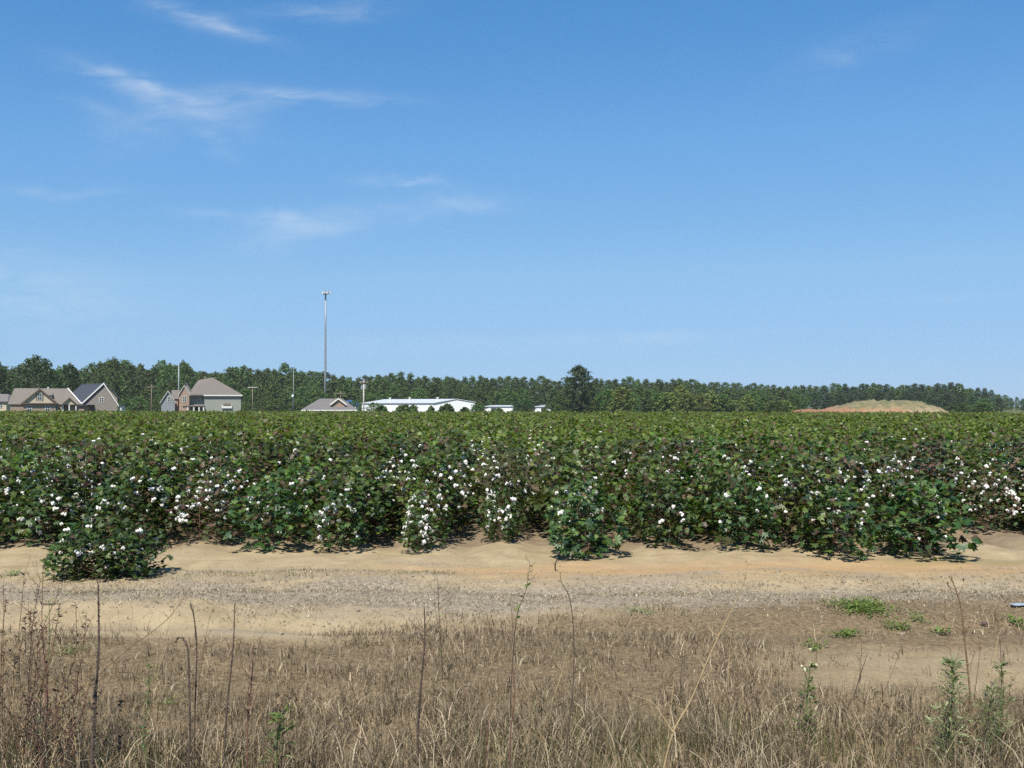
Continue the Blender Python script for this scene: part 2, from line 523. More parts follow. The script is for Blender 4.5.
MH = prof(MX / 260 * F + 512) * np.exp(-((MY - 262) / 11.0) ** 4 * .7) + (fbm(MX * .25, MY * .25, 81) - .5) * 1.1 + (fbm(MX * .9, MY * .5, 83) - .5) * .7 - 1.1 * np.abs(fbm(MX * .45, MY * .12, 87) - .5) * 2 + (fbm(MX * .12, MY * .1, 89) - .5) * 1.2
MZ = -2.0 + MH + .15
mi_ = np.arange(MX.size).reshape(MX.shape)
qq = np.stack([mi_[:-1, :-1], mi_[:-1, 1:], mi_[1:, 1:], mi_[1:, :-1]], -1).reshape(-1, 4)
me = np_mesh('hill', np.stack([MX, MY, MZ], -1).reshape(-1, 3), qq.ravel(), np.full(len(qq), 4), m, True)
tag(link('hill', me), 'bare reddish earth mound with dry grass on top, before the right tree line', 'mound', kind='structure')

# ----------------------------------------------------------------- cotton plants
LEAF_HI = (np.array([(0, .32), (0, 1.0), (.20, .60), (.52, .78), (.42, .42), (.62, .18), (.30, .0), (0, .08), (-.30, .0), (-.62, .18), (-.42, .42), (-.52, .78), (-.20, .60)]),
           [(0, i, i + 1 if i < 12 else 1) for i in range(1, 13)])
LEAF_LO = (np.array([(0, 0), (.58, .22), (.42, .74), (0, 1.0), (-.42, .74), (-.58, .22)]), [(0, 1, 2), (0, 2, 3), (0, 3, 4), (0, 4, 5)])


def leaf_arrays(P, D, Nn, S, shape, curl=.35):
    """leaves at points P pointing along D with normal Nn, sizes S; returns verts, tri index"""
    P, D, Nn = np.asarray(P), np.asarray(D), np.asarray(Nn)
    D = D / np.linalg.norm(D, axis=1, keepdims=True)
    Nn = Nn - (Nn * D).sum(1, keepdims=True) * D
    Nn /= np.linalg.norm(Nn, axis=1, keepdims=True) + 1e-9
    Sd = np.cross(D, Nn)
    pts, tris = shape
    u, v = pts[:, 0], pts[:, 1]
    w = -curl * (u * u * .9 + (v - .3) ** 2 * .55) + .10 * np.abs(u)
    S = np.asarray(S)[:, None, None]
    V = P[:, None, :] + S * (Sd[:, None, :] * u[None, :, None] + D[:, None, :] * v[None, :, None] + Nn[:, None, :] * w[None, :, None])
    n, k = V.shape[:2]
    T = (np.arange(n)[:, None, None] * k + np.array(tris)[None]).reshape(-1, 3)
    return V.reshape(-1, 3), T


def cotton_points(n, H, Rad, r):
    """leaf positions and frames on a bushy cotton plant"""
    z = (.03 + .97 * r.beta(1.25, 1.12, n)) * H
    t = z / H
    env = Rad * (0.76 + .52 * np.sin(np.pi * np.clip(t * .85 + .12, 0, 1))) * (1 - .48 * t ** 3)
    nb = 15
    ba = r.uniform(0, 2 * np.pi, nb)
    a = ba[r.integers(0, nb, n)] + r.normal(0, .33, n)
    rr = env * np.sqrt(r.uniform(.10, 1.15, n))
    lump = .82 + .36 * vnoise(a * 2 + 40, z * 6 / H, int(r.integers(1, 999)))
    rr = rr * lump
    out = np.stack([np.cos(a), np.sin(a), np.zeros(n)], 1)
    P = out * rr[:, None] + np.stack([np.zeros(n), np.zeros(n), z], 1)
    up = np.array([[0, 0, 1.0]])
    D = out + r.normal(0, .45, (n, 3)) + up * r.uniform(-.65, .15, (n, 1))
    Nn = up * 1.0 + out * r.uniform(.1, .9, (n, 1)) + r.normal(0, .38, (n, 3))
    S = r.uniform(.054, .120, n) * (1.06 - .3 * t)
    return P, D, Nn, S


def make_boll_mesh(i):
    b = MB()
    random.seed(100 + i)
    nl = 4 + i % 2
    sp = random.uniform(.017, .024)
    for k in range(nl):
        a = 2 * math.pi * k / nl + random.uniform(-.4, .4)
        q = sp * random.uniform(.7, 1.25)
        b.blob((math.cos(a) * q, math.sin(a) * q, .010 + random.uniform(-.014, .006)), (random.uniform(.012, .019), random.uniform(.012, .019), random.uniform(.014, .028)), 7, 5, .25)
        b.blob((math.cos(a + .5) * q * .7, math.sin(a + .5) * q * .7, .022 + random.uniform(-.01, .008)), (.011, .010, .012), 6, 4, .3)
    for k in range(5):
        a = 2 * math.pi * k / 5 + .4
        b.face([(math.cos(a - .4) * .012, math.sin(a - .4) * .012, -.006), (math.cos(a) * .036, math.sin(a) * .036, .004), (math.cos(a + .4) * .012, math.sin(a + .4) * .012, -.006)], 1)
    return b.mesh('cotton_boll', [M['boll'], M['bur']], False)


BOLLS = [make_boll_mesh(i) for i in range(5)]
NVAR = 12
BOLL_COUNTS = [4, 8, 14, 19, 31, 40, 12, 50, 17, 36, 10, 24]   # variants, from sparse to laden
BY_BOLLS = sorted(range(12), key=lambda i: BOLL_COUNTS[i])
COT = []
for i in range(NVAR):
    r = np.random.default_rng(500 + i)
    H, Rad = r.uniform(.94, 1.16), r.uniform(.38, .48)
    n = 360
    P, D, Nn, S = cotton_points(n, H, Rad, r)
    V, T = leaf_arrays(P, D, Nn, S, LEAF_HI)
    ruddy = i in (5, 9)
    lm = M['cotton_leaf_ruddy' if ruddy else 'cotton_leaf']
    fol = np_mesh('foliage', V, T.ravel(), np.full(len(T), 3), lm)
    st = MB()
    random.seed(900 + i)
    top = H * .93
    st.tube([(0, 0, -.05), (random.uniform(-.02, .02), random.uniform(-.02, .02), top * .5), (random.uniform(-.05, .05), random.uniform(-.05, .05), top)], [.011, .008, .003], 5)
    for k in range(26):
        j = int(r.integers(0, n))
        q = P[j] * np.array([.95, .95, 1])
        z0 = max(.06, q[2] - r.uniform(.08, .22))
        st.tube([(0, 0, z0), (q[0] * .55, q[1] * .55, z0 + (q[2] - z0) * .45), tuple(q)], [.005, .004, .0022], 4, cap=False)
    stm = st.mesh('stem', M['cotton_stem'])
    bl = []
    nb = BOLL_COUNTS[i]
    cl = r.uniform(0, 2 * np.pi, max(2, nb // 2))
    for k in range(nb):
        a = cl[k % len(cl)] + r.normal(0, .35)
        t = r.uniform(.22, .86)
        env = Rad * (0.76 + .52 * math.sin(math.pi * min(1, t * .85 + .12))) * (1 - .48 * t ** 3)
        rr = env * r.uniform(.74, 1.05)
        bl.append(((rr * math.cos(a), rr * math.sin(a), t * H), (r.uniform(-.6, .6), r.uniform(-.6, .6), r.uniform(0, 6.28)), float(r.choice([r.uniform(.40, .68), r.uniform(.60, 1.02)])), int(r.integers(0, 5))))
    # lighter version for the mass of the field
    sub = r.choice(n, 205, replace=False)
    V2, T2 = leaf_arrays(P[sub], D[sub], Nn[sub], S[sub] * 1.16, LEAF_LO)
    COT.append(dict(fol=fol, stem=stm, bolls=bl, lo=(V2, T2), H=H, P=P, ruddy=ruddy))

DENSE = []      # foliage of the stocky, close-leaved plants of the forward clump
for i in range(4):
    r = np.random.default_rng(700 + i)
    P, D, Nn, S = cotton_points(430, 1.06, .50, r)
    V, T = leaf_arrays(P, D, Nn, S * 1.22, LEAF_HI)
    DENSE.append(np_mesh('foliage', V, T.ravel(), np.full(len(T), 3), M['cotton_leaf_lush']))
ROWSP, ROW0 = .97, -.1
ends = {-7: 12.6, -6: 12.5, -5: 12.4, -4: 12.7, -3: 12.15, -2: 12.05, -1: 12.0, 0: 12.55, 1: 11.75, 2: 12.3, 3: 11.95, 4: 11.5, 5: 11.5, 6: 14.0, 7: 13.8}
cands = []
rr_ = np.random.default_rng(77)
FIELD_END = 131.0
def field_end(k): return float(np.interp(k * .97 / 118 * F + 512, [0, 320, 1024], [128, 117, 101]))
for k in range(-95, 96):
    y = ends.get(k, 12.3 + rr_.uniform(-.3, .5))
    first = True
    order = 0
    fe = field_end(k)
    while y < fe:
        x = ROW0 + ROWSP * k + rr_.normal(0, .045)
        near = abs(x) < .60 * y + 2.0
        if near and y < 45:
            cands.append([x, y, k, order])
        elif near and y < FIELD_END and y >= 45:
            cands.append([x, y, k, order])
        y += rr_.uniform(.34, .50) if y < 45 else rr_.uniform(.5, .75)
        order += 1
def in_view(c): return abs(c[0]) < .527 * c[1] + .25
# the forward clump left of the photo is part of row -5: it breaks off before the field proper
cands = [c for c in cands if not (c[2] == -5 and c[1] < 11.9)]
CLUMP = [(-4.44, 10.16), (-3.96, 10.18), (-4.20, 10.02), (-4.24, 10.42), (-3.86, 10.50), (-4.52, 10.50)]
for q, (x, y) in enumerate(CLUMP): cands.append([x, y, -99, q])
ranked = sorted([c for c in cands if in_view(c)], key=lambda c: c[1])
# the rows' furrow gaps: skip a few plants so that sand shows between rows, as in the photo
indiv = ranked[:296]
ids = set(id(c) for c in indiv)
rest = [c for c in cands if id(c) not in ids]

ORD = ['first', 'second', 'third', 'fourth', 'fifth', 'sixth', 'seventh', 'eighth', 'ninth', 'tenth', 'eleventh', 'twelfth', 'thirteenth', 'fourteenth', 'fifteenth']
vis_rows = sorted(set(c[2] for c in indiv if c[3] == 0 and c[2] > -99 and abs(c[0]) < .512 * c[1]))
boll_objs = 0
for n, (x, y, k, order) in enumerate(indiv):
    r = np.random.default_rng(3000 + n)
    rich = float(fbm(x * .42 + 4.1, y * .5 + 2.2, 133, 3))
    vi = BY_BOLLS[int(np.clip(5.8 + (rich - .5) * 20 + r.normal(0, 2.0), 0, 11))]
    if y < 12.6 and COT[vi]['ruddy']: vi = (vi + 1) % NVAR
    s = r.uniform(.88, 1.08)
    if order == 0: s *= {-1: .52, 0: .46, -2: .66, -3: .80, 1: .80, 2: .70, 3: .76, 4: .82, 5: .80}.get(k, r.uniform(.56, .80))
    elif order == 1: s *= {-1: .66, 0: .60}.get(k, r.uniform(.70, .88))
    elif order == 2: s *= r.uniform(.80, .95)
    elif order == 3: s *= r.uniform(.88, 1.0)
    if k == -99: s = (.46, .44, .40, .60, .50, .52)[order]
    C = COT[vi]
    nb = len(C['bolls'])
    many = 'many open white bolls' if nb >= 23 else ('some open white bolls' if nb >= 13 else 'few open white bolls')
    grp = 'cotton plants of the field edge'
    if k == -99:
        lab = ('left plant of the cotton clump standing out on the dirt track', 'right plant of the cotton clump standing out on the dirt track', 'foremost plant of the cotton clump standing out on the dirt track', 'tallest rear plant of the cotton clump standing out on the dirt track', 'right rear plant of the cotton clump standing out on the dirt track', 'left rear plant of the cotton clump standing out on the dirt track')[order]
    elif order == 0 and k in vis_rows:
        lab = 'row-end cotton plant beside the dirt track, %s row from the left' % ORD[vis_rows.index(k)]
    elif order == 1 and k in vis_rows:
        lab = 'cotton plant just behind the row-end plant, %s row from the left' % ORD[vis_rows.index(k)]
    elif order == 2 and k in vis_rows:
        lab = 'third cotton plant back from the track, %s row from the left' % ORD[vis_rows.index(k)]
    else:
        band = 'few steps into the field' if y < 14.2 else ('deeper behind the row ends' if y < 16.5 else 'far behind the row ends')
        lab = '%s cotton plant with %s, %s' % ('ruddy leaved' if C['ruddy'] else 'green', many, band)
        grp = 'cotton plants: ' + lab
    root = empty('cotton_plant', (x, y, gh(x, y) + .0), lab, 'cotton plant', grp, r.uniform(0, 6.28))
    wd = 1.0 if k == -99 else ({-2: .88, -1: .76, 0: .67, 1: .82, 2: .72, 3: .82}.get(k, .93) if order < 5 else 1.0)
    root.scale = (s * wd * r.uniform(.95, 1.1), s * wd * r.uniform(.95, 1.1), s)
    link('foliage', DENSE[n % 4] if k == -99 or (order < 2 and y < 13 and not C['ruddy'] and (n % 3 or order == 0)) else C['fol'], root)
    link('stem', C['stem'], root)
    for (bp, br, bs, bi) in (C['bolls'][:5] if k == -99 else C['bolls']):
        if y > 12.5 and bp[2] < .36: continue
        if y > 15.5 and r.random() < .35: continue       # hidden low inside the stand
        o = link('cotton_boll', BOLLS[bi], root, bp)
        o.rotation_euler = br
        o.scale = (bs / s / wd, bs / s / wd, bs / s)
        boll_objs += 1
print('cotton individuals', len(indiv), 'bolls', boll_objs, 'rest', len(rest), 'depth of last', indiv[-1][1])

# the rest of the field, which nobody could count
bollV, bollF = [], []
bm0 = BOLLS[0]
bv = np.array([v.co[:] for v in bm0.vertices])
b_small = MB(); random.seed(5)
for a in (0, 2.1, 4.2): b_small.blob((math.cos(a) * .018, math.sin(a) * .018, .01), .024, 5, 4, .15)
bsv = np.array(b_small.v); bsf = b_small.f
VV, TT, BV, BF, nv, nbv = [], [], [], [], 0, 0
for (x, y, k, order) in rest:
    C = COT[int(rng.integers(0, NVAR))]
    V, T = C['lo']
    if y > 38:   # far: fewer, larger leaves
        nl = len(V) // 6
        keep = rng.choice(nl, 105 if y < 70 else 62, replace=False)
        W = V.reshape(nl, 6, 3)[keep]
        cen = W.mean(1, keepdims=True)
        W = cen + (W - cen) * (1.12 if y < 70 else 1.38)
        W = W * np.array([1.25, 1.25, 1.0])
        V = W.reshape(-1, 3)
        T = T[:len(keep) * 4]
    a = rng.uniform(0, 6.28); ca, sa = math.cos(a), math.sin(a)
    s = rng.uniform(.86, 1.08)
    if order == 0: s *= .8
    Q = np.stack([V[:, 0] * ca - V[:, 1] * sa, V[:, 0] * sa + V[:, 1] * ca, V[:, 2]], 1) * s + np.array([x, y, gh(x, y)])
    VV.append(Q.astype(np.float32)); TT.append(T + nv); nv += len(Q)
    if y < 60:
        for (bp, br, bs, bi) in C['bolls']:
            if bp[2] < .5 or rng.random() < (.30 if y < 22 else (.66 if y < 34 else .90)): continue
            q = np.array([bp[0] * ca - bp[1] * sa, bp[0] * sa + bp[1] * ca, bp[2]]) * s + np.array([x, y, gh(x, y)])
            BV.append((bsv * bs + q).astype(np.float32))
            BF += [tuple(i + nbv for i in f) for f in bsf]
            nbv += len(bsv)
VV = np.concatenate(VV); TT = np.concatenate(TT)
BV = np.concatenate(BV)
flat = np.concatenate([TT.ravel(), np.array([i + len(VV) for f in BF for i in f])])
sizes = np.concatenate([np.full(len(TT), 3), np.array([len(f) for f in BF])])
mi_ = np.concatenate([np.zeros(len(TT), int), np.ones(len(BF), int)])
me = np_mesh('cotton_field', np.concatenate([VV, BV]), flat, sizes, [M['cotton_field'], M['boll']], False, mi_)
tag(link('cotton_field', me), 'deep green cotton crop stretching back from the field edge to the houses', 'cotton field', kind='stuff')
print('field tris', len(TT))

# ----------------------------------------------------------------- trees
def clump_quads(centres, radius, per, size, r, flat=.75):
    n = len(centres) * per
    C = np.repeat(np.asarray(centres), per, 0)
    d = r.normal(0, 1, (n, 3)); d /= np.linalg.norm(d, axis=1, keepdims=True)
    rad = np.repeat(np.asarray(radius) if hasattr(radius, '__len__') else np.full(len(centres), radius), per)
    P = C + d * (rad * r.uniform(.35, 1.0, n) ** .6)[:, None] * np.array([1, 1, flat])
    Nn = d + r.normal(0, .5, (n, 3)) + np.array([0, 0, .35])
    D = np.cross(Nn, r.normal(0, 1, (n, 3)))
    S = r.uniform(.6, 1.3, n) * size
    quad = (np.array([(-.5, .35), (0, 0), (.5, .4), (.35, 1.0), (-.3, .9)]), [(0, 1, 2), (0, 2, 3), (0, 3, 4)])
    return leaf_arrays(P, D, Nn, S, quad, .3)


TREES = {}


def reg_tree(kind, V, T, mat, trunk):
    V = np.asarray(V)
    TREES.setdefault(kind, []).append(dict(crown=np_mesh('crown', V, T.ravel(), np.full(len(T), 3), mat), trunk=trunk.mesh('trunk', M['bark']), V=V, T=T, H=float(V[:, 2].max()), W=float(np.percentile(np.hypot(V[:, 0], V[:, 1]), 97) * 2)))


def pine(seed, H=20.0, width=6.0, base=.34, mat='pine', kind='pine', dens=1.0):
    r = np.random.default_rng(seed)
    tr = MB()
    bend = r.normal(0, .35, 2)
    ax = lambda t: np.array([bend[0] * math.sin(t * 2.5), bend[1] * math.sin(t * 2.2), H * t])
    tr.tube([ax(t) for t in (-.02, .1, .3, .5, .7, .85, .97)], [.24, .2, .17, .14, .1, .06, .02], 7)
    cs, rs = [], []
    nb = int(46 * dens)
    for i in range(nb):
        t = base + (1 - base) * ((i + r.uniform(0, 1)) / nb)
        u = (t - base) / (1 - base)
        L = width / 2 * (.45 + 1.2 * u if u < .40 else .93 * (1 - ((u - .40) / .60) ** 1.7) ** .8 + .10) * r.uniform(.55, 1.15)
        a = i * 2.4 + r.uniform(-.5, .5)
        p0 = ax(t)
        tip = p0 + np.array([math.cos(a) * L, math.sin(a) * L, L * r.uniform(.05, .45)])
        if i % 2 == 0: tr.tube([p0, (p0 + tip) / 2 + np.array([0, 0, -.15]), tip], [.06, .04, .015], 4, cap=False)
        for f in (.5, .82, 1.0):
            if L < 1.0 and f == .5: continue
            cs.append(p0 + (tip - p0) * f + r.normal(0, .15, 3)); rs.append(r.uniform(.45, .85) * (1.15 if f > .7 else .85))
    cs.append(ax(.985)); rs.append(.45); cs.append(ax(.955)); rs.append(.55)
    V, T = clump_quads(cs, np.array(rs) * 1.3, 24, .40, r)
    reg_tree(kind, V, T, M[mat], tr)


def broad(seed, H=14.0, width=9.0, base=.14, mat='broadleaf', kind='broadleaf', lumps=48):
    r = np.random.default_rng(seed)
    tr = MB()
    tr.tube([(0, 0, -.3), (.1, 0, H * .2), (.1, .15, H * .45), (.05, .1, H * .75)], [.32, .25, .18, .06], 7)
    cs, rs = [], []
    for i in range(lumps):
        u = (i + .5) / lumps
        t = base + (1 - base) * u
        env = width / 2 * math.sin(math.pi * min(1, .16 + .80 * u)) ** .65
        a = i * 2.399 + r.uniform(-.4, .4)
        rr = env * r.uniform(.35, .9)
        p = np.array([math.cos(a) * rr, math.sin(a) * rr, H * t * .93])
        cs.append(p); rs.append(r.uniform(.09, .16) * width * (.8 if u > .85 else 1))
        if i % 4 == 0:
            tr.tube([(.1, .05, H * max(.12, t * .55)), tuple(p * np.array([.5, .5, .88])), tuple(p)], [.10, .06, .02], 4, cap=False)
    cs.append(np.array([r.normal(0, .4), r.normal(0, .4), H * .95])); rs.append(width * .08)
    V, T = clump_quads(cs, np.array(rs), 40, .50, r, .85)
    reg_tree(kind, V, T, M[mat], tr)


for i in range(5): pine(10 + i, 20, 7.0 + i * .7, .22 + .05 * (i % 3))
for i in range(3): pine(30 + i, 18, 8.5, .12, 'dark_pine', 'dark_pine', 1.15)
for i in range(4): broad(50 + i, 14, 8.5 + i)
for i in range(2): broad(60 + i, 12, 8.5, .06, 'olive', 'olive')
for i in range(2): broad(65 + i, 3.2, 3.6, .04, 'broadleaf', 'shrub', 30)
pine(80, 17.5, 11.5, .08, 'dark_pine', 'big_pine', 2.3)
broad(85, 18.5, 13.0, .10, 'oak', 'oak', 80)
broad(86, 18.5, 11.0, .10, 'oak', 'oak', 70)

SKY = ([-40, 0, 12, 22, 38, 55, 70, 84, 95, 115, 130, 150, 162, 182, 200, 215, 240, 262, 290, 312, 340, 360, 372, 396, 420, 450, 480, 500, 520, 560, 610, 640, 680, 720, 760, 800, 840, 880, 920, 952, 975, 990, 1003, 1012, 1024, 1060],
       [362, 363, 371, 366, 360, 366, 363, 371, 364, 358, 362, 367, 362, 362, 371, 370, 369, 367, 367, 371, 374, 377, 375, 373, 375, 377, 376, 376, 377, 379, 379, 379, 380, 382, 384, 385, 384, 384, 384, 384, 387, 390, 393, 397, 397, 396])
n_tree = 0
rt = np.random.default_rng(321)


def plant_tree(kind, px, top, Y, label, group, name, vi=None, wscale=None, cat='tree'):
    global n_tree
    v = TREES[kind][int(rt.integers(0, len(TREES[kind]))) if vi is None else vi]
    x = X(px, Y); g = gh(x, Y) - .05
    ztop = at(px, top, Y).z
    sc = (ztop - g) / v['H']
    o = empty(name, (x, Y, g), label, cat, group, float(rt.uniform(0, 6.28)))
    w = sc * (float(rt.uniform(.9, 1.25)) if wscale is None else 1) if wscale is None else wscale / v['W']
    o.scale = (w, w, sc)
    link('trunk', v['trunk'], o)
    link('crown', v['crown'], o)
    n_tree += 1
    return o


def zone(px):
    if px < 165: return 'behind the tan and navy roofed houses at left'
    if px < 300: return 'beyond the grey two storey house'
    if px < 430: return 'beyond the cell tower and warehouse'
    if px < 565: return 'beyond the low white buildings'
    if px < 800: return 'right of the big lone dark pine'
    return 'behind the bare earth mound'


# skyline row
px = -28.0
while px < 1050:
    if 1003 < px < 1018: Y = 640.0
    else: Y = 410 + max(px, 0) / 1024 * 110 + rt.uniform(-18, 18)
    top = np.interp(px, *SKY) + rt.normal(0, 1.3 if px > 250 else 2.4)
    k = 'pine' if rt.random() < (.62 if px < 300 else .80) else 'broadleaf'
    if px > 790 and k == 'pine': k = 'dark_pine' if rt.random() < .7 else 'pine'
    nm = {'pine': 'pine_tree', 'dark_pine': 'pine_tree', 'broadleaf': 'broadleaf_tree'}[k]
    ds = {'pine': 'tall green pine on the skyline', 'dark_pine': 'dark dense pine on the skyline', 'broadleaf': 'rounded leafy tree on the skyline'}[k] + ', ' + zone(px)
    plant_tree(k, px, top, Y, ds, 'trees: ' + ds, nm, wscale=None if k != 'broadleaf' else float(rt.uniform(8, 12)))
    px += rt.uniform(5.6, 9.5) if px < 420 else rt.uniform(5.4, 8.8)
# lower trees standing before the skyline row
px = -22.0
while px < 1000:
    Y = 372 + max(px, 0) / 1024 * 95 + rt.uniform(-12, 12)
    s0 = np.interp(px, *SKY)
    top = s0 + (408 - s0) * rt.uniform(.18, .52)
    k = 'broadleaf' if rt.random() < (.6 if px < 800 else .35) else 'pine'
    if px > 790 and k == 'pine': k = 'dark_pine'
    nm = 'broadleaf_tree' if k == 'broadleaf' else 'pine_tree'
    ds = {'pine': 'shorter pine below the skyline', 'dark_pine': 'shorter dark pine below the skyline', 'broadleaf': 'leafy mid green tree below the skyline'}[k] + ', ' + zone(px)
    plant_tree(k, px, top, Y, ds, 'trees: ' + ds, nm, wscale=float(rt.uniform(7.5, 12)) if k == 'broadleaf' else float(rt.uniform(5.5, 8)))
    px += rt.uniform(11, 17)
# olive and light green young trees at the field end
for i in range(34):
    px = 486 + i * 9.2 + rt.uniform(-4, 4)
    if 474 < px < 558: continue
    Y = 335 + (px - 486) * .1 + rt.uniform(-10, 10)
    top = rt.uniform(388, 400) if px < 590 else (rt.uniform(383, 396) if px < 715 else rt.uniform(391, 402))
    ol = rt.random() < .6
    ds = ('olive yellowish young tree at the field end' if ol else 'bright green young tree at the field end') + (', near the big pine' if px < 640 else ', toward the earth mound')
    plant_tree('olive' if ol else 'broadleaf', px, top, Y, ds, 'trees: ' + ds, 'young_tree', wscale=float(rt.uniform(7, 10)))
for px, top, Y, ws in ((128, 398, 322, 8), (140, 396, 330, 8), (156, 399, 318, 8), (248, 402, 318, 7), (262, 399, 325, 8), (277, 398, 318, 8), (300, 399, 330, 7), (352, 400, 300, 6), (374, 402, 330, 6), (478, 403, 330, 7), (552, 402, 320, 8), (960, 403, 300, 9), (982, 402, 310, 9), (776, 401, 300, 8), (2, 392, 300, 8)):
    ds = 'low bushy tree between the buildings, %s' % ('at left' if px < 165 else ('near the grey house and low hip roof' if px < 365 else ('by the white buildings' if px < 560 else 'beside the earth mound')))
    plant_tree('broadleaf', px, top, Y, ds, 'trees: ' + ds, 'bushy_tree', wscale=float(ws))
# trees one can point out
plant_tree('big_pine', 578, 364, 322, 'big lone dark pine rising well above the middle of the tree line', None, 'pine_tree', 0, 11.0)
plant_tree('oak', 38, 354, 292, 'big dark round oak behind the tan roofed house', None, 'oak_tree', 0, 12.8)
plant_tree('oak', 70, 362, 300, 'dark leafy tree right of the big round oak, above the navy roof', None, 'oak_tree', 1, 8.0)
plant_tree('oak', -4, 364, 300, 'dark tree cut by the left picture edge, left of the big round oak', None, 'oak_tree', 1, 9.0)
plant_tree('pine', 115, 356, 345, 'tallest pine right of the navy roofed house', None, 'pine_tree', 1, 6.0)
plant_tree('pine', 186, 362, 350, 'pine rising just behind the pale mast', None, 'pine_tree', 2, 6.5)
plant_tree('olive', 622, 386, 318, 'yellowish olive tree just right of the big dark pine', None, 'young_tree', 0, 8.5)
plant_tree('oak', 524, 399, 318, 'dark bushy tree between the two small white buildings', None, 'bushy_tree', 1, 7.5)
for px, top, ws, lab in ((381, 404.5, 4.6, 'round clipped shrub at the left end of the white warehouse'), (402, 404, 5.6, 'widest round shrub before the warehouse long wall'), (413, 404, 3.6, 'narrow round shrub before the warehouse corner'), (431, 405, 2.8, 'small shrub before the warehouse gable wall, left of the biggest'), (447, 402.8, 5.2, 'tallest shrub before the warehouse gable wall'), (465, 406.5, 3.4, 'low shrub before the right part of the warehouse gable wall'), (499, 407, 3.6, 'low shrub before the small white building')):
    plant_tree('shrub', px, top, 318, lab, 'shrubs before the warehouse', 'round_shrub', None, ws, 'shrub')
print('trees', n_tree)
# the woods behind, which read as one mass
VV, TT, nv = [], [], 0
for i in range(300):
    px = -120 + 1270 * (i + rt.uniform(0, 1)) / 300
    Y = 455 + max(px, 0) / 1024 * 120 + rt.uniform(-20, 70)
    v = TREES[('pine', 'broadleaf', 'dark_pine')[int(rt.integers(0, 3))]][int(rt.integers(0, 3))]
    s0 = np.interp(px, *SKY)
    top = s0 + 2 + abs(rt.normal(0, 4))
    x = X(px, Y); z0 = gh(x, Y)
    sc = (at(px, top, Y).z - z0) / v['H']
    a = rt.uniform(0, 6.28)
    sel = rt.random(len(v['T']) // 3) < .6
    T = v['T'].reshape(-1, 3, 3)[sel].reshape(-1, 3)
    W = v['V'] * np.array([sc * 1.5, sc * 1.5, sc])
    Q = np.stack([W[:, 0] * math.cos(a) - W[:, 1] * math.sin(a) + x, W[:, 0] * math.sin(a) + W[:, 1] * math.cos(a) + Y, W[:, 2] + z0], 1)
    VV.append(Q); TT.append(T + nv); nv += len(Q)
TT = np.concatenate(TT); VV = np.concatenate(VV)
used, inv = np.unique(TT, return_inverse=True)
me = np_mesh('woods', VV[used], inv.ravel(), np.full(len(TT), 3), M['pine'])
tag(link('woods', me), 'distant pine woods filling in behind the row of skyline trees', 'woods', kind='stuff')

# ----------------------------------------------------------------- buildings
def window(parent, px0, px1, z0, z1, Y, wall_y=None, bars=1, sash='trim_white', glass='glass'):
    """window on a wall facing the camera at depth Y (front plane)"""
    x0, x1 = X(px0, Y), X(px1, Y)
    b = MB()
    t = .10
    b.box(x0, x1, Y - .09, Y + .02, z0, z0 + t); b.box(x0, x1, Y - .09, Y + .02, z1 - t, z1)
    b.box(x0, x0 + t, Y - .088, Y + .02, z0 + t, z1 - t); b.box(x1 - t, x1, Y - .088, Y + .02, z0 + t, z1 - t)
    for i in range(bars):
        xm = x0 + (x1 - x0) * (i + 1) / (bars + 1)
        b.box(xm - .04, xm + .04, Y - .085, Y + .02, z0 + t, z1 - t)
    zm = (z0 + z1) / 2
    b.box(x0 + t, x1 - t, Y - .083, Y + .02, zm - .035, zm + .035)
    w = b.build('window', M[sash], parent)
    g = MB(); g.box(x0 + .05, x1 - .05, Y - .05, Y + .01, z0 + .05, z1 - .05)
    o = link('pane', g_mesh(g, parent, M[glass]), w)
    return w


def g_mesh(mb, parent, mat):
    inv = Matrix.Translation(parent.location).inverted()
    mb.v = [tuple(inv @ Vector(p)) for p in mb.v]
    return mb.mesh('pane', mat)


def prism_gable(b, x0, x1, y0, y1, z0, ze, zp, xp=None, mi=0):
    """wall body with a gable facing the camera (ridge along Y)"""
    xp = (x0 + x1) / 2 if xp is None else xp
    pf = [(x0, y0, z0), (x1, y0, z0), (x1, y0, ze), (xp, y0, zp), (x0, y0, ze)]
    pb = [(x, y1, z) for x, _, z in pf]
    b.add(pf + pb, [(0, 1, 2, 3, 4), (9, 8, 7, 6, 5), (0, 5, 6, 1), (1, 6, 7, 2), (0, 4, 9, 5)], mi)


def gable_roof(b, x0, x1, y0, y1, ze, zp, xp=None, ov=.35, th=.16):
    xp = (x0 + x1) / 2 if xp is None else xp
    sl, sr = (zp - ze) / (xp - x0), (zp - ze) / (x1 - xp)
    b.slab([(x0 - ov, y0 - ov, ze - ov * sl + th), (xp, y0 - ov, zp + th), (xp, y1, zp + th), (x0 - ov, y1, ze - ov * sl + th)], th)
    b.slab([(xp + .002, y0 - ov, zp + th), (x1 + ov, y0 - ov, ze - ov * sr + th), (x1 + ov, y1, ze - ov * sr + th), (xp + .002, y1, zp + th)], th)


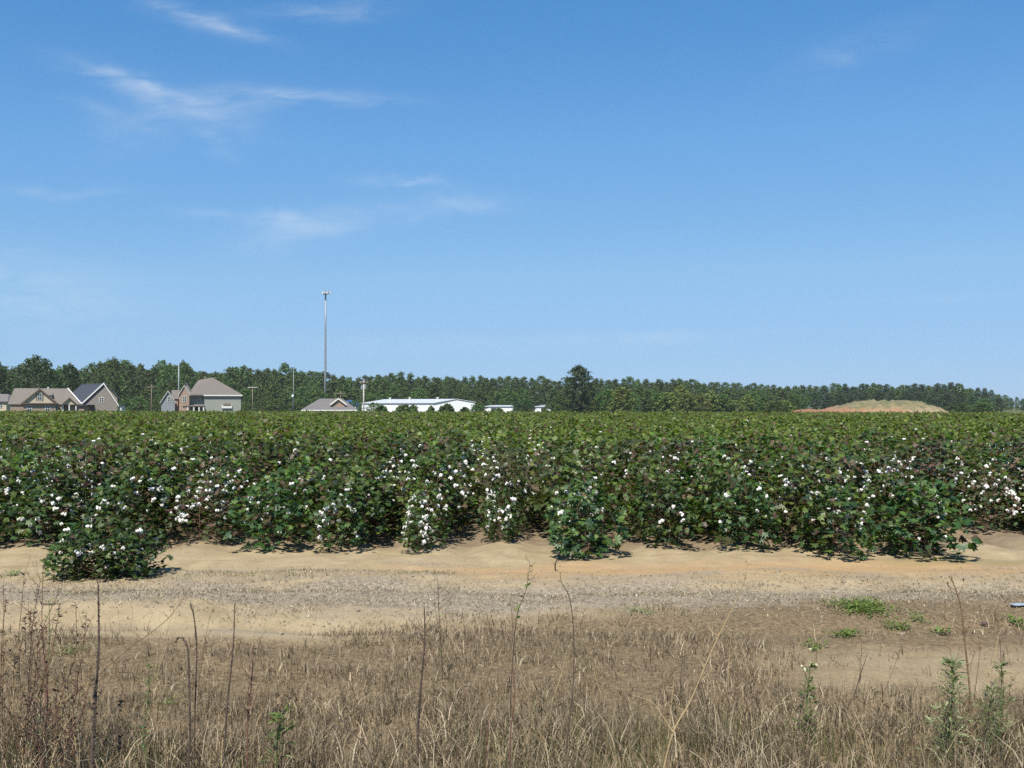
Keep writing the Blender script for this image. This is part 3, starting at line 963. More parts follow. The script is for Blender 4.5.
def rake(b, x0, x1, y, ze, zp, xp=None, ov=.37, w=.30):
    """barge boards along a gable's two slopes"""
    xp = (x0 + x1) / 2 if xp is None else xp
    sl, sr = (zp - ze) / (xp - x0), (zp - ze) / (x1 - xp)
    for (xa, za, xb, zb) in ((x0 - ov, ze - ov * sl, xp, zp), (xp, zp, x1 + ov, ze - ov * sr)):
        p = [(xa, y - .06, za - w * .2), (xb, y - .06, zb - w * .2), (xb, y - .06, zb + w), (xa, y - .06, za + w)]
        q = [(x, yy + .06, z) for x, yy, z in p]
        b.add(p + q, [(0, 1, 2, 3), (7, 6, 5, 4), (0, 4, 5, 1), (2, 6, 7, 3), (1, 5, 6, 2), (0, 3, 7, 4)])


def hip_roof(b, x0, x1, y0, y1, ze, rx0, rx1, zr, th=.2, drop=0.0):
    ym = (y0 + y1) / 2
    A, B, C_, D = (x0, y0, ze), (x1, y0, ze), (x1, y1, ze), (x0, y1, ze)
    E, G = (rx0, ym, zr - drop), (rx1, ym, zr)
    Al, Bl, Cl, Dl = [(p[0], p[1], p[2] - th) for p in (A, B, C_, D)]
    b.add([A, B, C_, D, E, G, Al, Bl, Cl, Dl], [(0, 1, 5, 4), (1, 2, 5), (2, 3, 4, 5), (3, 0, 4), (0, 6, 7, 1), (1, 7, 8, 2), (2, 8, 9, 3), (3, 9, 6, 0), (9, 8, 7, 6)])


def zat(py, Y): return at(512, py, Y).z


# -- tan ranch house
Y = 232.0
g0 = gh(X(44, Y), Y) - .1
h = empty('ranch_house', (X(44, Y), Y, g0), 'tan brick ranch house with cream front gable and dormer, far left', 'house', 'houses beyond the field')
b = MB(); b.box(X(10, Y), X(78, Y), Y, Y + 9, g0, zat(404.4, Y)); b.build('wall', M['brick_tan'], h)
b = MB(); hip_roof(b, X(7.5, Y), X(80.5, Y), Y - .25, Y + 9.5, zat(404, Y), X(13, Y), X(66.5, Y), zat(388.4, Y + 4.5))
rf = b.build('roof', M['roof_tan'], h)
b = MB()
e0, e1 = Vector((X(66.5, Y), Y + 4.5, zat(388.4, Y + 4.5))), Vector((X(80.5, Y), Y - .5, zat(404, Y)))
b.tube([e0 + Vector((0, -.05, .06)), e1 + Vector((0, -.05, .06))], .16, 4)
b.build('hip_trim', M['trim_white'], h)
Yg = Y - 2.2
x0, x1, ze, zp = X(18, Yg), X(51, Yg), zat(403, Yg), zat(389.6, Yg)
b = MB(); prism_gable(b, x0, x1, Yg, Y + 4, ze + .001, ze + .02, zp); b.build('front_gable', M['siding_cream'], h)
b = MB(); b.box(x0 + .1, x1 - .1, Yg + .05, Y + .2, g0, ze - .12); b.build('gable_wall', M['brick_tan'], h)
b = MB(); gable_roof(b, x0, x1, Yg, Y + 4.2, ze, zp); b.build('gable_roof', M['roof_tan'], h)
b = MB(); rake(b, x0, x1, Yg - .36, ze, zp); b.box(x0 - .5, x1 + .5, Yg - .5, Yg + .04, ze - .22, ze - .005); b.build('gable_trim', M['trim_brown'], h)
window(h, 32.2, 36.8, zat(400.5, Yg), zat(393, Yg), Yg - .01)
b = MB(); b.box(X(31, Yg), X(32.1, Yg), Yg - .06, Yg + .02, zat(400.6, Yg), zat(393, Yg)); b.build('shutter', M['trim_brown'], h)
b = MB(); b.box(X(36.9, Yg), X(38, Yg), Yg - .06, Yg + .02, zat(400.6, Yg), zat(393, Yg)); b.build('shutter', M['trim_brown'], h)
# dormer
Yd = Y + 1.2
b = MB(); b.box(X(47.6, Yd), X(53.2, Yd), Yd, Y + 4.2, zat(400, Yd), zat(394.6, Yd)); dm = b.build('dormer', M['trim_white'], h)
b = MB(); b.slab([(X(47, Yd), Yd - .3, zat(395, Yd)), (X(54, Yd), Yd - .3, zat(395, Yd)), (X(54, Yd), Y + 4.4, zat(391.6, Yd)), (X(47, Yd), Y + 4.4, zat(391.6, Yd))], .12); o = b.build('dormer_roof', M['roof_tan'], h)
window(h, 48.9, 51.9, zat(399.4, Yd), zat(395.2, Yd), Yd - .01)
# small porch gable and entrance
Yp = Y - 1.4
x0, x1, ze, zp = X(58.5, Yp), X(73, Yp), zat(404.6, Yp), zat(398, Yp)
b = MB(); prism_gable(b, x0, x1, Yp, Y + 2, ze + .001, ze + .02, zp); b.build('porch_gable', M['siding_cream'], h)
b = MB(); gable_roof(b, x0, x1, Yp, Y + 2.2, ze, zp); b.build('porch_roof', M['roof_tan'], h)
b = MB(); rake(b, x0, x1, Yp - .36, ze, zp, w=.2); b.build('porch_trim', M['trim_brown'], h)
for q in (59.2, 65.5, 72.3):
    b = MB(); b.box(X(q, Yp) - .14, X(q, Yp) + .14, Yp + .05, Yp + .33, g0, ze - .02); b.build('porch_post', M['trim_white'], h)
b = MB(); b.box(X(63, Y), X(66.8, Y), Y - .07, Y + .02, g0 + .1, zat(405.2, Y)); b.build('door', M['trim_brown'], h)
window(h, 52.6, 56.6, zat(411.5, Y), zat(405.8, Y), Y - .01)
window(h, 22, 27, zat(411.5, Yg), zat(405.5, Yg), Yg + .04)
window(h, 40, 45, zat(411.5, Yg), zat(405.5, Yg), Yg + .04)
b = MB(); b.box(X(53.5, Y + 4), X(55.2, Y + 4), Y + 5, Y + 5.5, zat(392, Y + 4), zat(387, Y + 5)); b.build('chimney', M['trim_white'], h)

h.rotation_euler.z = R(24); h.scale.x = .915; h.location.x += .25

# -- navy roofed house with grey gable; its ridge runs back to the left
Y = 252.0
g0 = gh(X(95, Y), Y) - .1
h = empty('gabled_house', (X(100, Y), Y, g0), 'house with dark navy roof and grey brick gable end', 'house', 'houses beyond the field')
dvec = Vector((-9.6, 9.0, 0))                 # ridge direction, to the back left
PL, PR, PK = Vector((X(83.5, Y), Y, 0)), Vector((X(117.5, Y), Y, 0)), X(104.3, Y)
zL, zR, zP = zat(403.4, Y), zat(397.2, Y), zat(384.0, Y)
b = MB()
pf = [(PL.x, Y, g0), (PR.x, Y, g0), (PR.x, Y, zR), (PK, Y, zP), (PL.x, Y, zL)]
pb = [(x + dvec.x, y + dvec.y, z) for x, y, z in pf]
b.add(pf + pb, [(0, 1, 2, 3, 4), (9, 8, 7, 6, 5), (0, 5, 6, 1), (1, 6, 7, 2), (0, 4, 9, 5)])
b.build('wall', M['brick_grey'], h)
b = MB()
ov = .5
def off(p, k): return Vector(p) + dvec.normalized() * k
sl, sr = (zP - zL) / (PK - PL.x), (zP - zR) / (PR.x - PK)
pk = Vector((PK, Y, zP + .2)); lf = Vector((PL.x - ov, Y, zL - ov * sl + .2)); rt_ = Vector((PR.x + ov, Y, zR - ov * sr + .2))
b.slab([off(lf, -ov), off(pk, -ov), pk + dvec, lf + dvec], .18)
b.slab([off(pk, -ov) + Vector((.003, 0, 0)), off(rt_, -ov), rt_ + dvec, pk + dvec + Vector((.003, 0, 0))], .18)
b.build('roof', M['roof_navy'], h)
b = MB(); rake(b, PL.x, PR.x, Y - .42, zL, zP, PK, .55, .34); b.build('gable_trim', M['trim_white'], h)
window(h, 99.3, 104.2, zat(402.3, Y), zat(397.3, Y), Y - .01)
b = MB(); b.box(PR.x + .003, X(120, Y), Y + 1, Y + 3.2, g0, zat(405.5, Y)); b.build('side_porch', M['trim_white'], h)
b = MB(); b.box(PR.x + .004, X(121, Y), Y + .6, Y + 3.4, zat(405.4, Y), zat(404.4, Y)); b.build('side_porch_roof', M['roof_navy'], h)
b = MB(); b.box(X(76, Y - 4), X(84, Y - 4), Y - 4, Y - .05, g0, zat(406.2, Y)); b.build('entry_wall', M['brick_tan'], h)
b = MB(); b.box(X(75.5, Y - 4.3), X(87.5, Y - 4.3), Y - 4.5, Y - .1, zat(406.0, Y), zat(404.8, Y)); b.build('entry_roof', M['roof_navy'], h)

# -- grey two storey house
Y = 270.0
g0 = gh(X(205, Y), Y) - .1
h = empty('two_storey_house', (X(205, Y), Y, g0), 'grey green two storey house with hip roof and brick and blue gables', 'house', 'houses beyond the field')
ze = zat(395.6, Y)
b = MB(); b.box(X(204.5, Y), X(239.7, Y), Y, Y + 11, g0, ze); b.build('side_wall', M['siding_sage'], h)
b = MB(); b.box(X(187, Y), X(204.4, Y), Y + 1.2, Y + 11, g0, ze); b.build('front_wall', M['siding_sage'], h)
b = MB(); hip_roof(b, X(189, Y), X(241.3, Y), Y - .5, Y + 11.5, ze + .25, X(197.5, Y), X(211.5, Y), zat(377.4, Y + 5.5), .3, .75); b.build('roof', M['roof_taupe'], h)
b = MB(); b.box(X(203.8, Y), X(241.2, Y), Y - .56, Y - .503, ze - .12, ze + .22); b.build('fascia', M['trim_white'], h)
# tall roof gable behind the brick gable
Yb = Y + .6
x0, x1 = X(181.5, Yb), X(193.5, Yb)
b = MB(); prism_gable(b, x0, x1, Yb, Y + 6, g0, zat(393.8, Yb), zat(382.6, Yb)); b.build('rear_gable', M['siding_sage'], h)
b = MB(); gable_roof(b, x0, x1, Yb, Y + 6.3, zat(393.8, Yb), zat(382.6, Yb), ov=.25); b.build('rear_gable_roof', M['roof_taupe'], h)
Yc = Y - 1.4
x0, x1, zc, zp = X(179, Yc), X(188.6, Yc), zat(394.2, Yc), zat(386, Yc)
b = MB(); prism_gable(b, x0, x1, Yc, Y + .55, g0, zc, zp); b.build('brick_gable', M['brick_red'], h)
b = MB(); gable_roof(b, x0, x1, Yc, Y + 2.8, zc, zp, ov=.25); b.build('brick_gable_roof', M['roof_taupe'], h)
b = MB(); rake(b, x0, x1, Yc - .27, zc, zp, ov=.27, w=.2); b.build('brick_gable_trim', M['trim_white'], h)
window(h, 182.4, 185.9, zat(402, Yc), zat(396, Yc), Yc - .01)
Ya = Y - .6
x0, x1, zc, zp = X(163, Ya), X(175.8, Ya), zat(401.6, Ya), zat(391.4, Ya)
b = MB(); prism_gable(b, x0, x1, Ya, Y + 7, g0, zc, zp); b.build('garage_gable', M['siding_blue'], h)
b = MB(); gable_roof(b, x0, x1, Ya, Y + 7.2, zc, zp); b.build('garage_roof', M['roof_taupe'], h)
b = MB(); rake(b, x0, x1, Ya - .37, zc, zp, w=.2); b.build('garage_trim', M['trim_white'], h)
window(h, 168.7, 172.3, zat(401.8, Ya), zat(396.6, Ya), Ya - .01)
b = MB(); b.box(X(175.9, Y), X(179.2, Y), Y + .5, Y + 8, g0, zat(399, Y)); b.build('link_wall', M['brick_red'], h)
b = MB(); b.slab([(X(173.5, Y), Y + .2, zat(399, Y)), (X(180, Y), Y + .2, zat(399, Y)), (X(180, Y), Y + 5, zat(390.2, Y + 5)), (X(172, Y), Y + 5, zat(390.2, Y + 5))], .2); b.build('link_roof', M['roof_taupe'], h)
Yw = Y + 1.2
for q0, q1 in ((192.2, 194.9), (198.8, 202.3)):
    window(h, q0, q1, zat(402.2, Yw), zat(396.8, Yw), Yw - .01)
b = MB(); b.slab([(X(184, Y), Y - 1.6, zat(405.8, Y)), (X(204.3, Y), Y - 1.6, zat(405.8, Y)), (X(204.3, Y), Y + 1.15, zat(404, Y)), (X(184, Y), Y + 1.15, zat(404, Y))], .22); b.build('porch_roof', M['roof_taupe'], h)
for q in (188.8, 194.6, 199.6, 203.9):
    b = MB(); b.box(X(q, Y) - .16, X(q, Y) + .16, Y - 1.45, Y - 1.13, g0, zat(406.3, Y)); b.build('porch_post', M['trim_white'], h)
b = MB(); b.box(X(196, Y), X(198, Y), Yw - .07, Yw + .01, g0 + .2, zat(406.8, Y)); b.build('door', M['dark'], h)
window(h, 190, 193.4, g0 + .9, zat(406.8, Y), Yw - .01)
window(h, 200.6, 203, g0 + .9, zat(406.8, Y), Yw - .01)
b = MB(); b.box(X(209, Y + 5), X(210.6, Y + 5), Y + 5.8, Y + 6.3, zat(379, Y + 5), zat(376.2, Y + 6)); b.build('vent_pipe', M['roof_taupe'], h)

b = MB(); b.box(X(221.3, Y), X(231, Y), Y - .42, Y - .004, zat(408.3, Y), zat(405.0, Y)); b.build('bay_window', M['trim_white'], h)
b = MB(); b.slab([(X(222.2, Y), Y - .62, zat(404.8, Y)), (X(230.2, Y), Y - .62, zat(404.8, Y)), (X(229, Y), Y - .01, zat(402.9, Y)), (X(223.4, Y), Y - .01, zat(402.9, Y))], .12); b.build('awning', M['trim_brown'], h)
h.rotation_euler.z = R(15)

# -- low hip roofed pavilion
Y = 218.0
g0 = gh(X(330, Y), Y) - .1
h = empty('hip_roofed_house', (X(330, Y), Y, g0), 'low house with grey hip roof and small white trimmed gable below the tower', 'house', 'houses beyond the field')
ze = zat(410, Y)
b = MB(); b.box(X(305.5, Y), X(354, Y), Y + .8, Y + 10, g0, ze - .15); b.build('wall', M['siding_blue'], h)
b = MB(); hip_roof(b, X(302, Y), X(357, Y), Y - .4, Y + 11, ze + .1, X(319.5, Y), X(342.5, Y), zat(398.6, Y + 5), .25); b.build('roof', M['roof_grey'], h)
b = MB(); b.box(X(302, Y), X(357, Y), Y - .47, Y - .403, ze - .2, ze + .05); b.build('fascia', M['trim_white'], h)
Yg = Y + 1.0
x0, x1, zc, zp = X(332.2, Yg), X(346, Yg), zat(404.4, Yg), zat(399.2, Yg)
b = MB(); prism_gable(b, x0, x1, Yg, Y + 6, zc - .8, zc, zp); b.build('small_gable', M['brick_red'], h)
b = MB(); gable_roof(b, x0, x1, Yg, Y + 6, zc, zp, ov=.3); b.build('small_gable_roof', M['roof_grey'], h)
b = MB(); rake(b, x0, x1, Yg - .34, zc, zp, ov=.3, w=.3); b.build('small_gable_trim', M['trim_white'], h)
for q0, q1 in ((306.5, 310.5), (311.8, 317), (318.5, 323.5), (326, 331), (334, 340), (343, 349)):
    window(h, q0, q1, g0 + .8, ze - .3, Y + .79, glass='teal_glass')
for q in (305, 317.8, 324.7, 332.5, 341.5, 353.5):
    b = MB(); b.box(X(q, Y) - .14, X(q, Y) + .14, Y - .2, Y + .08, g0, ze - .21); b.build('post', M['trim_white'], h)

h.rotation_euler.z = R(10)

# -- small blue roofed shed behind it
Y = 300.0
g0 = gh(X(347, Y), Y)
h = empty('blue_roofed_shed', (X(347, Y), Y, g0), 'small building with a deep blue roof behind the low hip roofed house', 'shed')
x0, x1 = X(342, Y), X(356, Y)
b = MB(); b.box(x0, x1, Y, Y + 6, g0, zat(405, Y)); b.build('wall', M['siding_white'], h)
b = MB(); hip_roof(b, x0 - .3, x1 + .3, Y - .3, Y + 6.3, zat(404.8, Y), x0 + 1.2, x1 - 1.2, zat(400.2, Y + 3), .15); b.build('roof', M['blue_roof'], h)

# -- white warehouse: long wall at left, low gable end at right
Y = 345.0
g0 = gh(X(420, Y), Y) - .1
h = empty('warehouse', (X(420, Y), Y, g0), 'long white metal warehouse with low pitched pale roof', 'warehouse')
gl, gr, gp = Vector((X(433, Y), Y, 0)), Vector((X(474.5, Y), Y + 3, 0)), Vector((X(456, Y), Y + 1.5, 0))
zl, zr, zp = zat(403.2, Y), zat(402.4, Y + 3), zat(399.4, Y + 1.5)
back = Vector((X(362, Y + 22) - gl.x, 22, 0))
b = MB()
f = [Vector((gl.x, gl.y, g0)), Vector((gr.x, gr.y, g0)), Vector((gr.x, gr.y, zr)), Vector((gp.x, gp.y, zp)), Vector((gl.x, gl.y, zl))]
bk = [p + back for p in f]
b.add(f + bk, [(0, 1, 2, 3, 4), (9, 8, 7, 6, 5), (1, 6, 7, 2), (0, 4, 9, 5)])
b.build('wall', M['siding_white'], h)
b = MB()
o_ = back.normalized() * -.3
b.slab([f[4] + Vector((-.25, -.3, .08)) + o_, f[3] + Vector((0, 0, .2)) + o_, f[3] + back + Vector((0, 0, .2)), f[4] + back + Vector((-.25, -.3, .08))], .15)
b.slab([f[3] + Vector((.003, 0, .2)) + o_, f[2] + Vector((.3, 0, .15)) + o_, f[2] + back + Vector((.3, 0, .15)), f[3] + back + Vector((.003, 0, .2))], .15)
b.build('roof', M['metal_roof'], h)
for t in (.14, .52, .8):
    p = f[3] * (1 - .35) + f[4] * .35 + back * t
    b = MB(); b.tube([p, p + Vector((0, 0, .9))], .35, 8); b.blob(p + Vector((0, 0, 1.0)), (.5, .5, .25), 8, 4); b.build('roof_vent', M['trim_white'], h)
dd = (gr - gl)
def on_gable(t, z): return gl + dd * t + Vector((0, -.05, z)) 
for (t0, t1, za, zb, nm, mt) in ((.70, .755, g0, zat(406, Y), 'door', 'dark'), (.25, .36, g0, zat(406.5, Y), 'loading_door', 'metal_roof')):
    b = MB()
    q = [on_gable(t0, za), on_gable(t1, za), on_gable(t1, zb), on_gable(t0, zb)]
    b.add(q + [p + Vector((0, .06, 0)) for p in q], [(0, 1, 2, 3), (0, 4, 5, 1), (1, 5, 6, 2), (2, 6, 7, 3), (3, 7, 4, 0)])
    b.build(nm, M[mt], h)

# -- two small white buildings
for (pa, pb_, ptop, pe, Y, lab, door) in ((484.5, 513, 405.2, 406.6, 352, 'small white building with a dark opening, just right of the warehouse', (491, 496)), (535, 550.5, 405.4, 406.8, 348, 'smallest white building, left of the big dark pine', (541, 546))):
    g0 = gh(X(pa, Y), Y) - .1
    h = empty('white_building', (X((pa + pb_) / 2, Y), Y, g0), lab, 'building', 'small white buildings')
    x0, x1 = X(pa, Y), X(pb_, Y)
    b = MB(); b.box(x0, x1, Y, Y + 8, g0, zat(pe, Y)); b.build('wall', M['siding_white'], h)
    b = MB(); hip_roof(b, x0 - .3, x1 + .3, Y - .35, Y + 8.3, zat(pe, Y) + .12, x0 + 2.5, x1 - .4, zat(ptop, Y + 4), .15); b.build('roof', M['metal_roof'], h)
    b = MB(); b.box(X(door[0], Y), X(door[1], Y), Y - .05, Y + .02, g0, zat(408.2, Y)); b.build('door', M['dark'], h)

# -- house cut by the left picture edge, and a beige roof among the trees
Y = 262.0
g0 = gh(X(-2, Y), Y)
h = empty('ranch_house', (X(-2, Y), Y, g0), 'pale grey house cut by the left picture edge', 'house', 'houses beyond the field')
b = MB(); b.box(X(-24, Y), X(6.5, Y), Y, Y + 8, g0, zat(402, Y)); b.build('wall', M['siding_cream'], h)
b = MB(); hip_roof(b, X(-26, Y), X(8.8, Y), Y - .5, Y + 8.5, zat(401.4, Y), X(-18, Y), X(1, Y), zat(394, Y + 4), .2); b.build('roof', M['roof_grey'], h)
window(h, -2, 3, zat(408, Y), zat(403.4, Y), Y - .01)
b = MB(); b.box(X(-12, Y), X(-9, Y), Y - .07, Y + .02, g0 + .1, zat(403.6, Y)); b.build('door', M['dark'], h)
Y = 385.0
g0 = gh(X(135, Y), Y)
h = empty('low_building', (X(135, Y), Y, g0), 'low beige roofed building half hidden among the trees at left', 'building')
x0, x1 = X(122, Y), X(143, Y)
b = MB(); b.box(x0, x1, Y - 40, Y - 32, g0, zat(395.6, Y - 40)); b.build('wall', M['siding_cream'], h)
b = MB(); b.box(x0 - .4, x1 + .4, Y - 40.4, Y - 31.6, zat(395.6, Y - 40) + .003, zat(393.4, Y - 40)); b.build('roof', M['siding_cream'], h)

# ----------------------------------------------------------------- poles, masts, tower
Y = 400.0
g0 = gh(X(325, Y), Y)
h = empty('cell_tower', (X(324.9, Y), Y, g0), 'tall pale grey monopole cell tower with antenna platform', 'tower')
zt = zat(294.5, Y); x = X(325.2, Y)
b = MB(); b.tube([(x, Y, g0 - .2), (x, Y, zt * .35), (x, Y, zt * .7), (x, Y, zt)], [.55, .46, .37, .28], 16); b.build('shaft', M['galvanised'], h, True)
b = MB(); b.tube([(x, Y, zt), (x, Y, zt + .25)], .9, 12)
tri = [(x + 2.2 * math.cos(a), Y + 2.2 * math.sin(a)) for a in (.3, .3 + 2.094, .3 + 4.189)]
for i in range(3):
    (xa, ya), (xb, yb) = tri[i], tri[(i + 1) % 3]
    b.tube([(xa, ya, zt + .35), (xb, yb, zt + .35)], .09, 5); b.tube([(xa, ya, zt + 1.1), (xb, yb, zt + 1.1)], .06, 5)
    b.tube([(x, Y, zt + .2), (xa, ya, zt + .35)], .10, 5)
b.build('platform', M['galvanised'], h)
for i in range(3):
    (xa, ya), (xb, yb) = tri[i], tri[(i + 1) % 3]
    for t in (.12, .5, .88):
        xc, yc = xa + (xb - xa) * t, ya + (yb - ya) * t
        b = MB(); b.box(xc - .13, xc + .13, yc - .10, yc + .10, zt + .1, zt + 1.3); b.build('antenna_panel', M['trim_white'], h)
b = MB(); b.tube([(x - .8, Y, zt + .3), (x - .8, Y, zt + 3.0)], .05, 5); b.tube([(x + 1.2, Y, zt + .3), (x + 1.2, Y, zt + 2.4)], .05, 5); b.build('whip_antenna', M['galvanised'], h)


def pole(name, label, cat, px, top, Y, r, mat, arms=(), group=None):
    g0 = gh(X(px, Y), Y); x = X(px, Y); zt = zat(top, Y)
    h = empty(name, (x, Y, g0), label, cat, group)
    b = MB(); b.tube([(x, Y, g0 - .2), (x, Y, (zt + g0) / 2), (x, Y, zt)], [r, r * .85, r * .68], 10); b.build('shaft', M[mat], h, True)
    for (pa, pb_, py, am) in arms:
        b = MB(); b.box(X(pa, Y), X(pb_, Y), Y - r - .14, Y - r + .02, zat(py, Y) - .09, zat(py, Y) + .09)
        o = b.build('crossarm', M[am], h)
        for q in (.06, .35, .65, .94):
            b = MB(); xx = X(pa + (pb_ - pa) * q, Y); b.tube([(xx, Y - r - .06, zat(py, Y) + .09), (xx, Y - r - .06, zat(py, Y) + .32)], .06, 6)
            link('insulator', g_mesh(b, h, M['galvanised']), o)
    return h, x, g0, zt


h, x, g0, zt = pole('utility_pole', 'pale utility pole with two transformer cans beside the hip roofed house', 'pole', 363.7, 380.6, 232, .21, 'pale_pole', ((359, 368.5, 382.3, 'wood_pole'),), 'utility poles')
for s, zz in ((-1, 387.4), (1, 386.8)):
    b = MB(); z = zat(zz, 232); b.tube([(x + s * .38, 232 - .1, z - .5), (x + s * .38, 232 - .1, z + .42)], .27, 10); b.blob((x + s * .38, 232 - .1, z + .42), (.27, .27, .10), 10, 4); b.build('transformer', M['galvanised'], h)
pole('utility_pole', 'brown wooden utility pole between the navy roofed and grey houses', 'pole', 151.5, 384.6, 300, .15, 'wood_pole', ((147.5, 155, 387, 'wood_pole'),), 'utility poles')
pole('utility_pole', 'grey utility pole with a pale crossarm right of the grey house', 'pole', 252.6, 386.6, 290, .15, 'wood_pole', ((248, 257.5, 387.4, 'pale_pole'),), 'utility poles')
pole('utility_pole', 'distant dark pole with crossarm between the tower and transformer pole', 'pole', 340.5, 391, 330, .16, 'wood_pole', ((334, 346, 393.5, 'wood_pole'),), 'utility poles')
pole('mast', 'thick pale mast rising behind the two storey house', 'mast', 178.6, 363.5, 305, .22, 'galvanised', (), 'pale masts')
pole('mast', 'thin pale mast left of the cell tower', 'mast', 293.4, 369.5, 320, .11, 'galvanised', (), 'pale masts')
h, x, g0, zt = pole('street_lamp', 'black lamp post with white globe left of the low hip roofed house', 'street lamp', 292.7, 398.2, 232, .12, 'dark')
b = MB(); b.tube([(x, 232, zt), (x, 232, zt + .18)], .16, 8); b.build('collar', M['dark'], h)
b = MB(); b.blob((x, 232, zt + .48), (.26, .26, .36), 12, 8); b.build('globe', M['lamp_glass'], h, True)

# ----------------------------------------------------------------- grass of the verge
def blades(P, hgt, lean_dir, lean, w, segs=3):
    """P (n,3) roots; returns verts, faces(quads) of bent blades"""
    n = len(P)
    side = np.stack([-np.sin(lean_dir), np.cos(lean_dir), np.zeros(n)], 1)
    rot = rng.uniform(0, 2 * np.pi, n)
    side = np.stack([np.cos(rot), np.sin(rot), np.zeros(n)], 1)
    ld = np.stack([np.cos(lean_dir), np.sin(lean_dir), np.zeros(n)], 1)
    lv = []
    for s in range(segs + 1):
        t = s / segs
        ang = lean * t ** 1.2
        c = P + ld * (hgt * t * np.sin(ang))[:, None] + np.array([[0, 0, 1]]) * (hgt * t * np.cos(ang))[:, None]
        ww = (w * (1 - .85 * t))[:, None]
        lv.append(c - side * ww); lv.append(c + side * ww)
    V = np.stack(lv, 1)
    k = 2 * (segs + 1)
    q = np.array([(2 * s, 2 * s + 1, 2 * s + 3, 2 * s + 2) for s in range(segs)])
    Fq = (np.arange(n)[:, None, None] * k + q[None]).reshape(-1, 4)
    return V.reshape(-1, 3), Fq


def verge_points(n):
    y = 2.9 + 5.9 * rng.uniform(0, 1, n) ** .85
    x = rng.uniform(-1, 1, n) * (.60 * y + .9)
    return x, y


def grass_cover(x, y):
    a = fbm(x * 1.3, y * 2.6, 51) - .5
    yy = y + a * .9
    rs = sstep(.3, 2.2, x + a * 2.5)
    cov = 1 - sstep(6.9, 7.9, yy + (fbm(x * 3.1, y * 2, 53) - .5) * 1.1 + (fbm(x * .9, y * .4, 59) - .5) * 1.6 - .75 * sstep(-1.3, -.3, x + a * 2) * (1 - .8 * sstep(1.3, 2.2, x)))
    bare = sstep(1.2, 2.3, x + a * 1.5) * sstep(5.75, 6.2, yy) * (1 - sstep(7.5, 8.2, yy))
    cov = cov * (1 - .93 * bare)
    cov = cov * (.22 + 1.0 * sstep(.38, .58, fbm(x * 2.6 + 5, y * 3.4, 91))) * (.45 + .9 * sstep(.35, .6, fbm(x * 11, y * 13, 93, 2)))
    return np.clip(cov, 0, 1)


x, y = verge_points(260000)
keep = rng.random(len(x)) < grass_cover(x, y) * (.55 + .45 * sstep(6.6, 5.2, y))
x, y = x[keep], y[keep]
corner = np.maximum(sstep(-1.0, -2.2, x), .9 * sstep(1.4, 2.4, x))
tall = sstep(6.2, 4.6, y) * (.35 + .9 * fbm(x * 1.1, y * 1.1, 97)) * (1 + .55 * corner)
hg = (.032 + .10 * rng.random(len(x)) ** 2.0) + tall * (.02 + .23 * rng.random(len(x)) ** 2.4)
ln = (rng.uniform(.15, 1.75, len(x)) * np.where(rng.random(len(x)) < .5, .6, 1)) * (1 - .35 * tall)
V, Fq = blades(np.stack([x, y, ground_h(x, y) - .004], 1), hg, rng.uniform(0, 2 * np.pi, len(x)), ln, (.0012 + .0030 * rng.random(len(x)) ** 2) * (1 + .3 * tall))
me = np_mesh('dry_grass', V, Fq.ravel(), np.full(len(Fq), 4), M['straw'])
tag(link('dry_grass', me), 'matted dead brown grass covering the near verge', 'grass', kind='stuff')
print('blades', len(x))
x, y = verge_points(90000)
dens = sstep(5.9, 4.5, y) * sstep(.42, .62, fbm(x * 1.6 + 3, y * 1.6, 103)) + .10 * sstep(.62, .72, fbm(x * 2 + 7, y * 2, 107)) * (y < 7)
keep = rng.random(len(x)) < dens * .8
x, y = x[keep], y[keep]
hg = .04 + .23 * rng.random(len(x)) ** 1.6 * sstep(6.5, 4.8, y)
xg = rng.uniform(-4.2, -.6, 2600); yg = rng.normal(10.35, .22, 2600)
kg = rng.random(2600) < sstep(.42, .62, fbm(xg * 1.3, yg * 2.5, 111))
x = np.concatenate([x, xg[kg]]); y = np.concatenate([y, yg[kg]]); hg = np.concatenate([hg, .02 + .03 * rng.random(int(kg.sum()))])
V, Fq = blades(np.stack([x, y, ground_h(x, y) - .004], 1), hg, rng.uniform(0, 6.28, len(x)), rng.uniform(.1, 1.2, len(x)), .0013 + .0016 * rng.random(len(x)))
me = np_mesh('green_grass', V, Fq.ravel(), np.full(len(Fq), 4), M['green_grass'])
tag(link('green_grass', me), 'sparse green grass growing through the dead grass close to the camera', 'grass', kind='stuff')

# gravel and plant litter on the track
b = MB(); random.seed(55)
xs = rng.uniform(-7.5, 7.5, 2600); ys = rng.normal(9.1, .75, 2600)
pk = (fbm(xs * 1.3, ys * 2.6, 51) > .36) & (ys > 7.4) & (ys < 11.6) & (np.abs(xs) < .55 * ys + 1)
for x_, y_ in zip(xs[pk], ys[pk]):
    r_ = random.uniform(.004, .013) * (1.8 if random.random() < .05 else 1)
    b.blob((x_, y_, gh(x_, y_) + r_ * .35), (r_ * random.uniform(.8, 1.5), r_, r_ * .65), 5, 3, .25)
tag(b.build('gravel', M['stone']), 'small pale stones strewn along the crown of the dirt track', 'gravel', kind='stuff')
n = 42000
x = rng.uniform(-8, 8, n); y = rng.normal(9.15, .62, n)
keep = (y > 6.0) & (y < 12) & (np.abs(x) < .56 * y + 1) & (rng.random(n) < .25 + 1.1 * sstep(.45, .62, fbm(x * 1.0, y * 3.2, 63)))
x, y = x[keep], y[keep]; n = len(x)
V, Fq = blades(np.stack([x, y, ground_h(x, y) + .006], 1), rng.uniform(.012, .06, n), rng.uniform(0, 6.28, n), np.full(n, 1.62) + rng.normal(0, .1, n), rng.uniform(.001, .004, n), 2)
